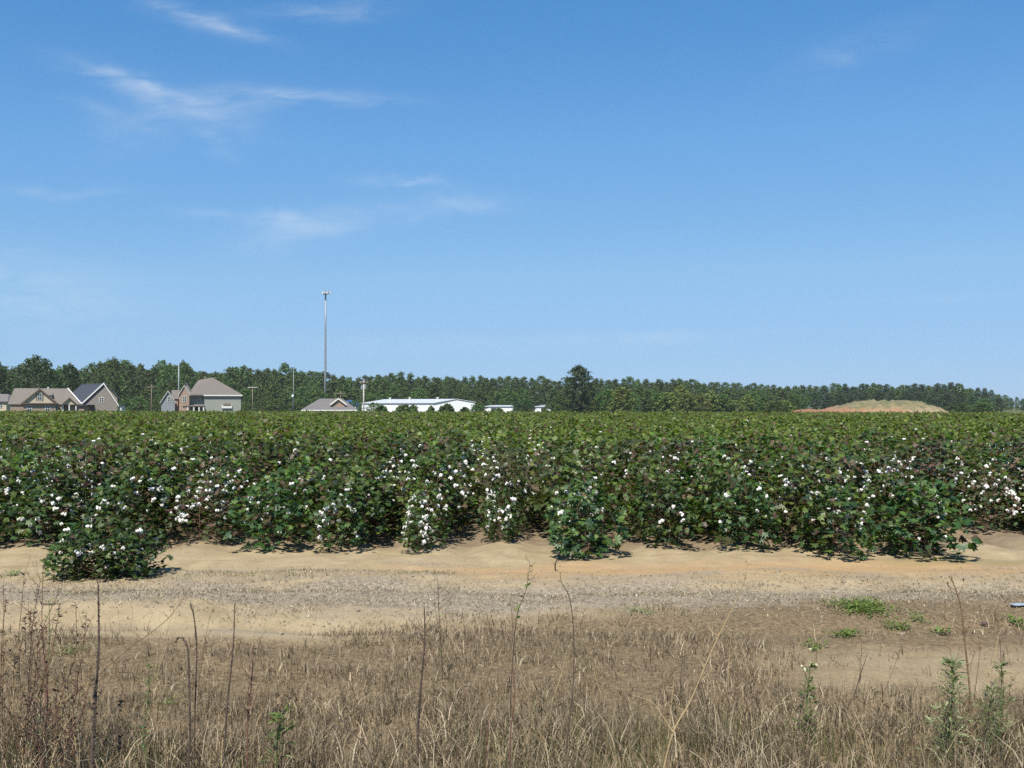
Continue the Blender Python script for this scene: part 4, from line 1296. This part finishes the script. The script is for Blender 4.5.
me = np_mesh('plant_litter', V, Fq.ravel(), np.full(len(Fq), 4), M['litter'])
tag(link('plant_litter', me), 'dry straw and twig scraps scattered over the track', 'litter', kind='stuff')

# ----------------------------------------------------------------- weeds, one by one
def add_leaves(mb_list, pts):
    pass


def leaf_mesh(points, dirs, sizes, mat, name, parent, narrow=.45, curl=.3):
    shape = (np.array([(0, 0), (narrow * .5, .35), (narrow * .38, .7), (0, 1), (-narrow * .38, .7), (-narrow * .5, .35)]), [(0, 1, 2), (0, 2, 3), (0, 3, 4), (0, 4, 5)])
    P = np.array([tuple(p) for p in points]) - np.array(parent.location)
    D = np.array([tuple(d) for d in dirs])
    Nn = np.tile([0, 0, 1.0], (len(P), 1)) + np.random.default_rng(len(P)).normal(0, .4, (len(P), 3))
    V, T = leaf_arrays(P, D, Nn, np.array(sizes), shape, curl)
    return link(name, np_mesh(name, V, T.ravel(), np.full(len(T), 3), mat), parent)


def catmull(pts, n=5):
    P = [pts[0]] + list(pts) + [pts[-1]]
    outp = []
    for i in range(1, len(P) - 2):
        for k in range(n):
            t = k / n
            a, b_, c_, d_ = P[i - 1], P[i], P[i + 1], P[i + 2]
            outp.append(.5 * ((2 * b_) + (c_ - a) * t + (2 * a - 5 * b_ + 4 * c_ - d_) * t * t + (3 * b_ - a - 3 * c_ + d_) * t ** 3))
    outp.append(P[-2])
    return outp


def weed(name, label, pts, Y, r0, r1, mat, group=None, twigs=0, twig_len=.12, heads=None, leaves=None, branches=(), rough=0, top_only=True, cat='weed', spread=0.0):
    """pts: photo positions from the root up; Y: distance of the root (the stem leans a little in depth)"""
    rnd = random.Random(hash((round(pts[0][0], 1), round(pts[-1][1], 1))) & 0xffff)
    lean = rnd.uniform(-.10, .10)
    n = len(pts)
    yb = Y
    P = [at(px, py, Y + lean * i / max(1, n - 1)) for i, (px, py) in enumerate(pts)]
    P[0].z = gh(P[0].x, P[0].y) - .02
    for i in range(1, n): P[i].x += rnd.gauss(0, .003)
    path = catmull(P, 6)
    root = empty(name, (P[0].x, P[0].y, gh(P[0].x, P[0].y)), label, cat, group)
    m_ = len(path)
    b = MB(); b.tube(path, [r0 + (r1 - r0) * i / (m_ - 1) for i in range(m_)], 6)
    if rough:      # withered bracts and side shoots hugging the stem
        for _ in range(rough):
            i = rnd.randrange(0, m_ - 1); p = path[i].lerp(path[i + 1], rnd.random())
            rr = r0 + (r1 - r0) * i / (m_ - 1)
            d = Vector((rnd.gauss(0, 1), rnd.gauss(0, 1), rnd.uniform(-.3, 1.2))).normalized()
            b.tube([p, p + d * (rr * 1.1 + rnd.uniform(.001, .005))], [rr * .8, rr * .3 + .0006], 4)
    b.build('stem', M[mat], root)
    tips = [path[-1]]
    for k in range(twigs):
        i = rnd.randrange(int(m_ * (.45 if top_only else .2)), m_)
        p = path[i]
        a = rnd.uniform(0, 6.28)
        d = Vector((math.cos(a) * .8, math.sin(a) * .5, rnd.uniform(.35, 1.1))).normalized()
        L = twig_len * rnd.uniform(.5, 1.2)
        q = p + d * L * .55 + Vector((rnd.gauss(0, .006), 0, 0)); e = q + (d + Vector((0, 0, .35))).normalized() * L * .45
        b = MB(); rr = max(.0011, (r0 + (r1 - r0) * i / (m_ - 1)) * .55)
        b.tube([p, q, e], [rr, rr * .8, .0008], 5); b.build('twig', M[mat], root)
        tips.append(e)
    for (bp, br) in branches:
        Q = [at(px, py, Y + .02 * j + lean * .5) for j, (px, py) in enumerate(bp)]
        pth = catmull(Q, 5)
        b = MB(); b.tube(pth, [br + (.0009 - br) * i / (len(pth) - 1) for i in range(len(pth))], 5); b.build('branch', M[mat], root)
        tips.append(pth[-1])
    if heads:
        hm, hr = heads
        for e in tips:
            b = MB()
            for _ in range(3):
                b.blob(e + Vector((rnd.gauss(0, hr * .6), rnd.gauss(0, hr * .6), rnd.gauss(0, hr * .8))), (hr * rnd.uniform(.5, .9), hr * rnd.uniform(.5, .9), hr * rnd.uniform(.8, 1.3)), 6, 4, .2)
            b.build('seed_head', M[hm], root)
    if leaves:
        lm, cnt, size, lo, hi, nar = leaves
        ps, ds, ss = [], [], []
        pb_ = MB()
        for k in range(cnt):
            i = min(m_ - 2, int(m_ * rnd.uniform(lo, hi)))
            p = path[i].lerp(path[i + 1], rnd.random())
            a = rnd.uniform(0, 6.28)
            L_ = rnd.uniform(.2, 1.0) * spread * (1.15 - i / m_)
            if L_ > .008:
                p2 = p + Vector((math.cos(a) * L_, math.sin(a) * L_, L_ * rnd.uniform(.2, .9))); pb_.tube([p, p2], [.0012, .0007], 4); p = p2
            ps.append(p); ds.append((math.cos(a), math.sin(a), rnd.uniform(-.3, .9))); ss.append(size * rnd.uniform(.5, 1.2))
        if pb_.v: pb_.build('leaf_stalks', M[mat], root)
        leaf_mesh(ps, ds, ss, M[lm], 'leaves', root, nar)
    return root


GB = 4.45   # root distance for stems whose foot lies below the picture
def fy(Y): return HZ + EYE * F / Y     # picture row of the ground at distance Y

weed('dead_stalk', 'tall straight dark stalk, thick and bristly toward its foot, left foreground', [(91, fy(4.4)), (94, 720), (98, 650), (99, 585)], 4.4, .0105, .0028, 'dead_stem', None, 3, .06, rough=190)
weed('dead_stalk', 'dark stalk with a hooked drooping tip', [(185, fy(4.5)), (188, 740), (189, 690), (187, 652), (183, 640), (178, 638), (176, 643)], 4.5, .0062, .0026, 'dead_stem', 'hooked dead stalks', rough=110)
weed('dead_stalk', 'taller thin stalk with a doubled tip right behind the hooked one', [(194, fy(4.6)), (195, 720), (196, 650), (194, 620), (190, 603)], 4.6, .0042, .0018, 'dead_stem', 'hooked dead stalks', rough=60, branches=(([(195.5, 640), (194, 615), (192, 604), (189.5, 606)], .002),))
weed('dead_stalk', 'brown stalk leaning slightly right, beside the doubled tip stalk', [(222, fy(4.5)), (227, 715), (233, 650), (234, 603)], 4.5, .0058, .0018, 'dead_stem', 'leaning dead stalks', 2, .05, rough=90)
weed('dead_stalk', 'rusty brown stalk with withered leaves, fifth thick stalk from the left', [(247, fy(4.6)), (249, 720), (252, 680), (254, 645)], 4.6, .0040, .0018, 'red_stem', 'leaning dead stalks', 6, .07, rough=60, leaves=('withered', 10, .03, .3, 1.0, .4))
weed('dry_stem', 'long thin stem slanting up to the right across the tall dark stalk', [(58, fy(5.0)), (62, 712), (98, 676), (128, 650), (168, 618), (194, 584)], 4.9, .0034, .0011, 'brown_stem', None, 6, .07)
weed('dry_stem', 'bent brown stem arching low to the right beneath the hooked stalk', [(104, fy(4.6)), (118, 740), (150, 728), (182, 722)], 4.6, .0032, .0011, 'brown_stem', None, 3, .06)
weed('branched_weed', 'dark branched dead weed with upright leader, centre foreground', [(420, fy(4.55)), (418, 735), (421, 690), (424, 640), (425, 607)], 4.55, .0075, .0020, 'dead_stem', None, 7, .10, rough=70, branches=(([(424, 640), (416, 628), (408, 618)], .0022), ([(421, 690), (408, 685), (394, 678)], .002), ([(419, 715), (412, 702), (416, 690)], .0022), ([(419, 762), (408, 752), (396, 742)], .0028), ([(425, 620), (428, 612), (429, 604)], .0016)))
weed('branched_weed', 'bushy little dead weed with thin upright twigs behind the centre weed', [(443, fy(6.4)), (440, 640), (439, 605), (438, 580)], 6.4, .0040, .0013, 'dead_stem', None, 9, .13, rough=40, branches=(([(440, 640), (436, 612), (434, 592)], .002), ([(441, 650), (447, 630), (445, 610)], .002)), leaves=('weed_leaf', 14, .03, .15, .6, .4))
weed('branched_weed', 'thin weed with a few small green leaves and a forked foot, right of centre', [(509, fy(5.3)), (512, 660), (518, 615), (526, 590), (529, 563)], 5.3, .0032, .0010, 'dead_stem', None, 6, .08, branches=(([(513, 640), (512, 615), (510, 596)], .0016),), leaves=('weed_leaf', 18, .032, .45, .95, .5))
weed('dry_stem', 'thin wavering dark stem right of the leafy forked weed', [(564, fy(4.6)), (568, 735), (573, 690), (574, 640), (569, 600), (561, 582), (560, 572)], 4.6, .0040, .0010, 'dead_stem', None, 3, .05, rough=20)
weed('dry_stem', 'long straw coloured stem leaning right with a forked side shoot', [(658, fy(4.5)), (672, 735), (690, 700), (712, 650), (732, 610), (743, 585), (748, 562)], 4.5, .0050, .0012, 'tan_stem', None, 6, .05, branches=(([(674, 733), (664, 718), (654, 704), (645, 699), (632, 695)], .0026), ([(697, 684), (706, 676), (713, 668)], .002), ([(720, 636), (712, 632), (708, 622)], .002), ([(745, 580), (751, 575), (758, 573)], .0013), ([(747, 570), (746, 563), (742, 560)], .0012)))
weed('flowering_weed', 'green leafy weed with small pale yellow flowers', [(806, fy(5.2)), (806, 720), (807, 690), (811, 664)], 5.2, .0042, .0018, 'green_stem', None, 5, .09, ('petal', .0045), ('weed_leaf', 120, .036, .12, .97, .40), spread=.06)
weed('branched_weed', 'tall dead weed with a forked seedy top at right', [(972, fy(5.0)), (970, 700), (967, 650), (962, 610), (955, 588), (952, 578)], 5.0, .0056, .0020, 'brown_stem', None, 4, .06, rough=50, heads=('brown_stem', .005), branches=(([(958, 597), (951, 590), (948, 584)], .0025), ([(958, 595), (962, 588), (964, 580)], .002), ([(970, 672), (975, 652), (988, 638), (998, 632)], .0022), ([(961, 604), (968, 596), (976, 592)], .0014)))
weed('leafy_weed', 'grey green bushy weed left of the forked dead weed', [(948, fy(4.9)), (950, 730), (952, 690), (952, 662)], 4.9, .0048, .002, 'green_stem', None, 4, .08, None, ('grey_weed_leaf', 330, .042, .05, 1.0, .22), spread=.11)
weed('leafy_weed', 'slim green weed near the right picture edge', [(1000, fy(5.1)), (1000, 720), (1003, 690), (1001, 664)], 5.1, .0034, .0014, 'green_stem', None, 3, .07, None, ('grey_weed_leaf', 130, .036, .2, 1.0, .24), spread=.07)
weed('leafy_weed', 'low grey green leaves around the foot of the forked dead weed', [(985, fy(4.8)), (987, 720), (993, 690)], 4.8, .0034, .0014, 'green_stem', None, 3, .1, None, ('grey_weed_leaf', 130, .040, .1, 1.0, .24), spread=.12)
weed('leafy_weed', 'short dark green weed with spreading leaves and dead heads, bottom left of centre', [(275, fy(4.5)), (276, 750), (279, 728), (284, 712)], 4.5, .0048, .002, 'green_stem', None, 6, .08, ('dead_stem', .006), ('weed_leaf', 60, .062, .2, 1.0, .20), spread=.05)
weed('dry_stem', 'dark forked stem slanting up to the left at bottom centre', [(384, fy(4.4)), (370, 752), (350, 730), (338, 712), (332, 703)], 4.4, .0048, .0016, 'dead_stem', None, 5, .07, branches=(([(350, 731), (338, 727), (326, 722)], .0025), ([(345, 722), (343, 708), (342, 698)], .0018)))
weed('dry_stem', 'brown stem leaning right between the two centre weeds', [(466, fy(5.0)), (478, 710), (490, 675), (500, 645), (510, 628)], 5.0, .0032, .0010, 'brown_stem', None, 5, .07)
weed('dry_stem', 'reddish stem rising from the bottom edge right of the centre weed', [(510, fy(4.4)), (511, 740), (513, 700), (514, 668)], 4.4, .0042, .0016, 'red_stem', None, 4, .07, rough=40)
weed('twig_stub', 'short dark twig stub lying on the sand before the cotton', [(556, fy(10.9)), (555, 566), (557, 559)], 10.9, .010, .006, 'dead_stem', None, 1, .06, cat='twig')
weed('fallen_stick', 'short dark stick lying on the gravelly track behind the doubled tip stalk', [(206, 594), (213, 594.5), (218, 596), (224, 597)], 9.25, .012, .008, 'dead_stem', cat='stick')
# tangle of thin stems at the far left
left = [((2, 4.5), (6, 600), 'brown_stem'), ((8, 4.4), (3, 588), 'brown_stem'), ((14, 4.6), (20, 640), 'tan_stem'), ((20, 4.5), (29, 612), 'brown_stem'), ((10, 5.0), (62, 585), 'brown_stem'),
        ((32, 4.6), (34, 615), 'red_stem'), ((40, 4.7), (43, 566), 'red_stem'), ((47, 4.8), (48, 600), 'green_stem'), ((28, 4.5), (18, 655), 'tan_stem'), ((56, 4.7), (75, 602), 'brown_stem'),
        ((62, 4.8), (64, 668), 'dead_stem'), ((66, 5.0), (88, 612), 'brown_stem'), ((72, 4.6), (58, 690), 'red_stem'), ((24, 4.9), (40, 580), 'dead_stem'), ((5, 4.8), (24, 572), 'brown_stem'),
        ((120, 4.6), (122, 700), 'dead_stem'), ((150, 4.7), (150, 665), 'green_stem'), ((82, 4.7), (70, 640), 'brown_stem')]
rl = random.Random(4242)
for q in range(18):
    bx_ = rl.uniform(-4, 92)
    left.append(((bx_, rl.uniform(4.3, 5.0)), (bx_ + rl.uniform(-28, 34), rl.uniform(598, 712)), rl.choice(['brown_stem', 'brown_stem', 'tan_stem', 'red_stem', 'dead_stem'])))
lab = {'brown_stem': 'thin brown stem in the far left weed tangle', 'red_stem': 'reddish upright stem in the tangle of weeds at the far left', 'tan_stem': 'straw coloured stem in the tangle of weeds at the far left', 'green_stem': 'greenish leafy stem among the weeds at the left', 'dead_stem': 'dark dead stem among the weeds at the left'}
for i, ((bx, Yb), (tx, ty), mt) in enumerate(left):
    rnd = random.Random(i + 50)
    f0 = fy(Yb)
    mid1 = (bx + (tx - bx) * .3 + rnd.uniform(-8, 8), f0 + (ty - f0) * .35)
    mid2 = (bx + (tx - bx) * .68 + rnd.uniform(-7, 7), f0 + (ty - f0) * .7)
    weed('weed_stem', lab[mt], [(bx, f0), mid1, mid2, (tx, ty)], Yb, rnd.uniform(.0024, .0042), .0010, mt, lab[mt], rnd.randint(7, 14), .10, rough=34,
         leaves=(('weed_leaf' if mt == 'green_stem' else 'withered'), 40 if mt == 'green_stem' else 34, .024, .2, 1.0, .4), top_only=False)
# short seedy stems scattered through the verge
for i in range(46):
    rnd = random.Random(i + 500)
    Yb = rnd.uniform(4.3, 6.4)
    bx = rnd.uniform(100, 1020)
    f0 = fy(Yb); hh = rnd.uniform(40, 115) * 4.5 / Yb * (.75 if bx > 560 else 1.0)
    mt = rnd.choice(['dead_stem', 'brown_stem', 'brown_stem', 'tan_stem', 'red_stem'])
    zone_ = 'left of the branched centre weed' if bx < 420 else ('between centre weed and flowering weed' if bx < 800 else 'right of the flowering weed')
    lb = {'dead_stem': 'short dark', 'brown_stem': 'short brown', 'tan_stem': 'short straw coloured', 'red_stem': 'short reddish'}[mt] + ' stem in the dead grass, ' + zone_
    tx = bx + rnd.uniform(-22, 22)
    weed('weed_stem', lb, [(bx, f0), ((bx + tx) / 2 + rnd.uniform(-3, 3), f0 - hh * .5), (tx, f0 - hh)], Yb, rnd.uniform(.0018, .0036), .001, mt, lb, rnd.randint(2, 6), .06, rough=14,
         leaves=('withered', 10, .022, .2, 1.0, .4) if i % 2 else None, branches=())


# low green weeds on the bare soil at right
def mat_weed(px, py, wpx, hpx, label, mat, n, size):
    Y = EYE * F / (py - HZ)
    c0 = Vector((X(px, Y), Y, 0)); c0.z = gh(c0.x, Y)
    o = empty('creeping_weed', c0, label, 'weed', 'creeping green weeds on the bare soil')
    rx = wpx / F * Y / 2; ry = hpx / F * Y / 2 * Y / EYE
    r = np.random.default_rng(int(px))
    P, D, S = [], [], []
    b = MB()
    for k in range(max(5, n // 14)):
        a = r.uniform(0, 6.28); q = r.uniform(.3, 1.0)
        ex, ey = math.cos(a) * rx * q, math.sin(a) * ry * q
        zz = gh(c0.x + ex, Y + ey)
        b.tube([c0 + Vector((0, 0, .01)), Vector((c0.x + ex * .5, Y + ey * .5, gh(c0.x + ex * .5, Y + ey * .5) + .02)), Vector((c0.x + ex, Y + ey, zz + .015))], [.003, .002, .001], 4)
        for j in range(14):
            t = r.uniform(.25, 1.05)
            x_, y_ = c0.x + ex * t + r.normal(0, .03), Y + ey * t + r.normal(0, .04)
            P.append((x_, y_, gh(x_, y_) + r.uniform(.005, .05))); D.append((r.normal(), r.normal(), r.uniform(.0, .9))); S.append(size * r.uniform(.5, 1.2))
    b.build('stem', M['green_stem'], o)
    leaf_mesh(P, D, S, M[mat], 'leaves', o, .42)


mat_weed(864, 611, 84, 17, 'largest bright yellow green creeping weed on the brown soil at right', 'bright_weed_leaf', 900, .034)
mat_weed(893, 622, 32, 6, 'yellow green creeping weed just right of and below the largest one', 'bright_weed_leaf', 200, .026)
mat_weed(916, 618, 24, 7, 'small creeping weed nearest the forked dead weed', 'bright_weed_leaf', 110, .024)
mat_weed(845, 633, 38, 8, 'deeper green creeping weed below the largest one', 'bright_weed_leaf', 300, .030)
mat_weed(936, 635, 20, 7, 'thin green creeping weed left of the forked dead weed', 'weed_leaf', 60, .04)
mat_weed(1015, 622, 14, 5, 'tiny creeping weed by the white plastic scrap', 'bright_weed_leaf', 40, .04)
mat_weed(640, 612, 44, 7, 'faint creeping weed at the track edge right of centre', 'weed_leaf', 130, .020)
mat_weed(815, 646, 26, 7, 'thin yellow green creeping weed above the flowering weed', 'bright_weed_leaf', 50, .035)
mat_weed(18, 572, 36, 9, 'low dull weed on the sand left of the forward cotton clump', 'weed_leaf', 150, .028)
mat_weed(70, 655, 60, 18, 'faint patch of dull green weed among the left stems', 'grey_weed_leaf', 170, .02)
mat_weed(170, 702, 18, 8, 'small bright green sprig between the tall dark stalk and the hooked one', 'bright_weed_leaf', 60, .018)

# white plastic scrap and a dark clod at right
Y = EYE * F / (610.5 - HZ)
c0 = Vector((X(1018, Y), Y, gh(X(1018, Y), Y)))
xs = np.linspace(-.08, .16, 22); ys = np.linspace(-.04, .045, 10)
SX, SY = np.meshgrid(xs, ys)
SZ = .012 + .022 * fbm(SX * 22, SY * 30, 5, 3)
SX = SX + .02 * (fbm(SX * 10, SY * 40, 8) - .5); SY = SY + .03 * (fbm(SX * 14 + 3, SY * 10, 9) - .5)
ii = np.arange(SX.size).reshape(SX.shape)
q = np.stack([ii[:-1, :-1], ii[:-1, 1:], ii[1:, 1:], ii[1:, :-1]], -1).reshape(-1, 4)
o = link('plastic_scrap', np_mesh('plastic_scrap', np.stack([SX, SY, SZ], -1).reshape(-1, 3), q.ravel(), np.full(len(q), 4), M['plastic'], True), None, c0)
md = o.modifiers.new('thickness', 'SOLIDIFY'); md.thickness = .003
tag(o, 'crumpled white plastic scrap lying on the soil at the right edge', 'litter')
Y = EYE * F / (622 - HZ)
random.seed(3)
b = MB(); cx_ = X(982, Y); b.blob((cx_, Y, gh(cx_, Y) + .012), (.034, .03, .02), 9, 6, .22)
o = b.build('soil_clod', M['dead_stem'], None); tag(o, 'dark lump on the bare soil below the plastic scrap', 'clod')

# ----------------------------------------------------------------- air
b = MB(); b.box(-700, 700, -60, 860, -6, 62)
m, nt, out = nmat('haze_air')
vol = N(nt, 'ShaderNodeVolumePrincipled')
vol.inputs['Color'].default_value = (.90, .95, 1.0, 1)
vol.inputs['Density'].default_value = .00009
vol.inputs['Anisotropy'].default_value = 0.0
nt.links.new(vol.outputs[0], out.inputs['Volume'])
HAZE = True
if HAZE: tag(b.build('haze', m), kind='stuff')

# ----------------------------------------------------------------- sun and sky
EL, AZ = 55.0, 197.0        # azimuth clockwise from +Y: behind the camera, to the left
sv = Vector((math.sin(R(AZ)) * math.cos(R(EL)), math.cos(R(AZ)) * math.cos(R(EL)), math.sin(R(EL))))
sd = bpy.data.lights.new('sun', 'SUN'); sd.energy = 4.7; sd.angle = R(.5); sd.color = (1, .94, .83)
so = bpy.data.objects.new('sun', sd); col.objects.link(so)
so.rotation_euler = (-sv).to_track_quat('-Z', 'Y').to_euler()
so.location = (-20, -30, 60)

w = bpy.data.worlds.new('World'); scene.world = w; w.use_nodes = True
nt = w.node_tree
for n_ in list(nt.nodes): nt.nodes.remove(n_)
wo = N(nt, 'ShaderNodeOutputWorld'); bg = N(nt, 'ShaderNodeBackground'); bg.inputs[1].default_value = .06
sky = N(nt, 'ShaderNodeTexSky'); sky.sky_type = 'NISHITA'; sky.sun_disc = False
sky.sun_elevation = R(EL); sky.sun_rotation = R(AZ); sky.air_density = 1.0; sky.dust_density = .15; sky.ozone_density = 3.0; sky.altitude = 60
tc = N(nt, 'ShaderNodeTexCoord').outputs['Generated']
sx = N(nt, 'ShaderNodeSeparateXYZ'); nt.links.new(tc, sx.inputs[0])
ysafe = math_n(nt, 'MAXIMUM', sx.outputs[1], .05)
u = math_n(nt, 'DIVIDE', sx.outputs[0], ysafe); v = math_n(nt, 'DIVIDE', sx.outputs[2], ysafe)
front = ramp(nt, sx.outputs[1], [(.1, (0, 0, 0)), (.3, (1, 1, 1))])
cmb = N(nt, 'ShaderNodeCombineXYZ'); nt.links.new(u, cmb.inputs[0]); nt.links.new(v, cmb.inputs[1])
# wispy break-up of the cirrus
def streak(rot, sx_, sy_, sc, det=6):
    mp = N(nt, 'ShaderNodeMapping'); mp.inputs['Rotation'].default_value = (0, 0, R(rot)); mp.inputs['Scale'].default_value = (sx_, sy_, 1)
    nt.links.new(cmb.outputs[0], mp.inputs[0])
    nn = N(nt, 'ShaderNodeTexNoise', i_Scale=sc, i_Detail=det, i_Roughness=.62, i_Distortion=.6)
    nt.links.new(mp.outputs[0], nn.inputs['Vector'])
    return nn.outputs[0]
warp = streak(0, 1, 1, 9, 3)
clouds = None
strokes = [  # px, py, half length, half height, slope down to the right (deg), strength, noise
    (198, 18, 52, 6.5, 15, .62, 0), (222, 25, 40, 3.5, 14, .5, 0), (318, 6, 66, 6, -2, .40, 0), (345, 9, 30, 4, 4, .25, 0),
    (150, 92, 72, 8, 22, .66, 0), (120, 78, 48, 4, 16, .45, 0), (240, 98, 62, 8, -4, .42, 0), (320, 94, 78, 4.5, 3, .48, 0), (205, 108, 62, 15, 6, .30, 1), (138, 126, 44, 15, -16, .36, 1), (90, 108, 26, 5, 14, .34, 0),
    (210, 135, 14, 3.5, 18, .32, 0), (221, 152, 18, 4, 8, .22, 0), (402, 181, 36, 4, 2, .75, 0), (292, 230, 54, 13, -14, .62, 1), (278, 216, 24, 4.5, 4, .60, 0), (345, 224, 28, 6, -8, .50, 0), (400, 214, 60, 8, -6, .30, 1), (472, 203, 40, 7, 4, .50, 1), (210, 212, 36, 4, 2, .35, 0),
    (60, 192, 48, 4, 0, .42, 1), (18, 278, 80, 20, 6, .50, 1), (70, 310, 120, 16, 2, .25, 1), (862, 48, 64, 11, -22, .30, 1), (640, 338, 110, 5, -2, .30, 1), (440, 345, 150, 6, 2, .22, 1), (940, 298, 70, 3, -3, .18, 1)]
n0, n1_ = streak(-10, 5, 22, 3.4, 9), streak(8, 4.5, 12, 3.2, 9)
r0_, r1_ = ramp(nt, n0, [(.30, (0, 0, 0)), (.80, (1, 1, 1))]), ramp(nt, n1_, [(.30, (0, 0, 0)), (.80, (1, 1, 1))])
wv = math_n(nt, 'MULTIPLY', math_n(nt, 'SUBTRACT', warp, .5), .030)
vv = math_n(nt, 'ADD', v, wv)
for (px, py, hl, hh_, ang, stg, nz_) in strokes:
    u0, v0 = (px - 512) / F, (HZ - py) / F
    ca, sa = math.cos(R(-ang)), math.sin(R(-ang))
    hl, hh_, stg = hl * 1.1, hh_ * 1.45, stg * .68
    du, dv = math_n(nt, 'SUBTRACT', u, u0), math_n(nt, 'SUBTRACT', vv, v0)
    a_ = math_n(nt, 'ADD', math_n(nt, 'MULTIPLY', du, ca * F / hl), math_n(nt, 'MULTIPLY', dv, sa * F / hl))
    b_ = math_n(nt, 'ADD', math_n(nt, 'MULTIPLY', du, -sa * F / hh_), math_n(nt, 'MULTIPLY', dv, ca * F / hh_))
    rr2 = math_n(nt, 'ADD', math_n(nt, 'MULTIPLY', a_, a_), math_n(nt, 'MULTIPLY', b_, b_))
    e_ = math_n(nt, 'POWER', 2.71828, math_n(nt, 'MULTIPLY', rr2, -1.0))
    g_ = math_n(nt, 'MULTIPLY', math_n(nt, 'MULTIPLY', e_, stg), r1_ if nz_ else r0_)
    clouds = g_ if clouds is None else math_n(nt, 'ADD', clouds, g_)
clouds = math_n(nt, 'MULTIPLY', clouds, front)
clouds = math_n(nt, 'MULTIPLY', clouds, 1.0, True)
sp = N(nt, 'ShaderNodeSeparateColor'); nt.links.new(sky.outputs[0], sp.inputs[0])      # camera-like response of the sky's colour
cb = N(nt, 'ShaderNodeCombineColor')
RESP = ([(0, 0), (.05, .030), (.081, .056), (.117, .100), (.215, .176), (.418, .220), (1, .42)],
        [(0, 0), (.09, .115), (.138, .180), (.194, .246), (.322, .330), (.475, .356), (1, .5)],
        [(0, 0), (.17, .30), (.244, .398), (.316, .474), (.423, .518), (1, .7)])
for i_, stops in enumerate(RESP):
    cin = math_n(nt, 'MULTIPLY', sp.outputs[i_], .06)
    cout = ramp(nt, cin, [(p_, (q_, q_, q_)) for p_, q_ in stops])
    nt.links.new(math_n(nt, 'DIVIDE', cout, .06), cb.inputs[i_])
skyc = cb.outputs[0]
cc = mix(nt, clouds, skyc, (7.4, 8.4, 9.4))
nt.links.new(cc, bg.inputs[0]); nt.links.new(bg.outputs[0], wo.inputs[0])

# ----------------------------------------------------------------- render settings
scene.render.engine = 'CYCLES'
vs = scene.view_settings
vs.view_transform = 'Standard'; vs.look = 'None'; vs.exposure = 0.7; vs.gamma = 1.0; vs.use_curve_mapping = False
cy = scene.cycles
cy.use_denoising = False
cy.denoiser = 'OPENIMAGEDENOISE'
cy.max_bounces = 6; cy.diffuse_bounces = 3; cy.glossy_bounces = 2; cy.transmission_bounces = 4; cy.volume_bounces = 0
cy.transparent_max_bounces = 6
cy.caustics_reflective = False; cy.caustics_refractive = False
cy.sample_clamp_indirect = 4.0
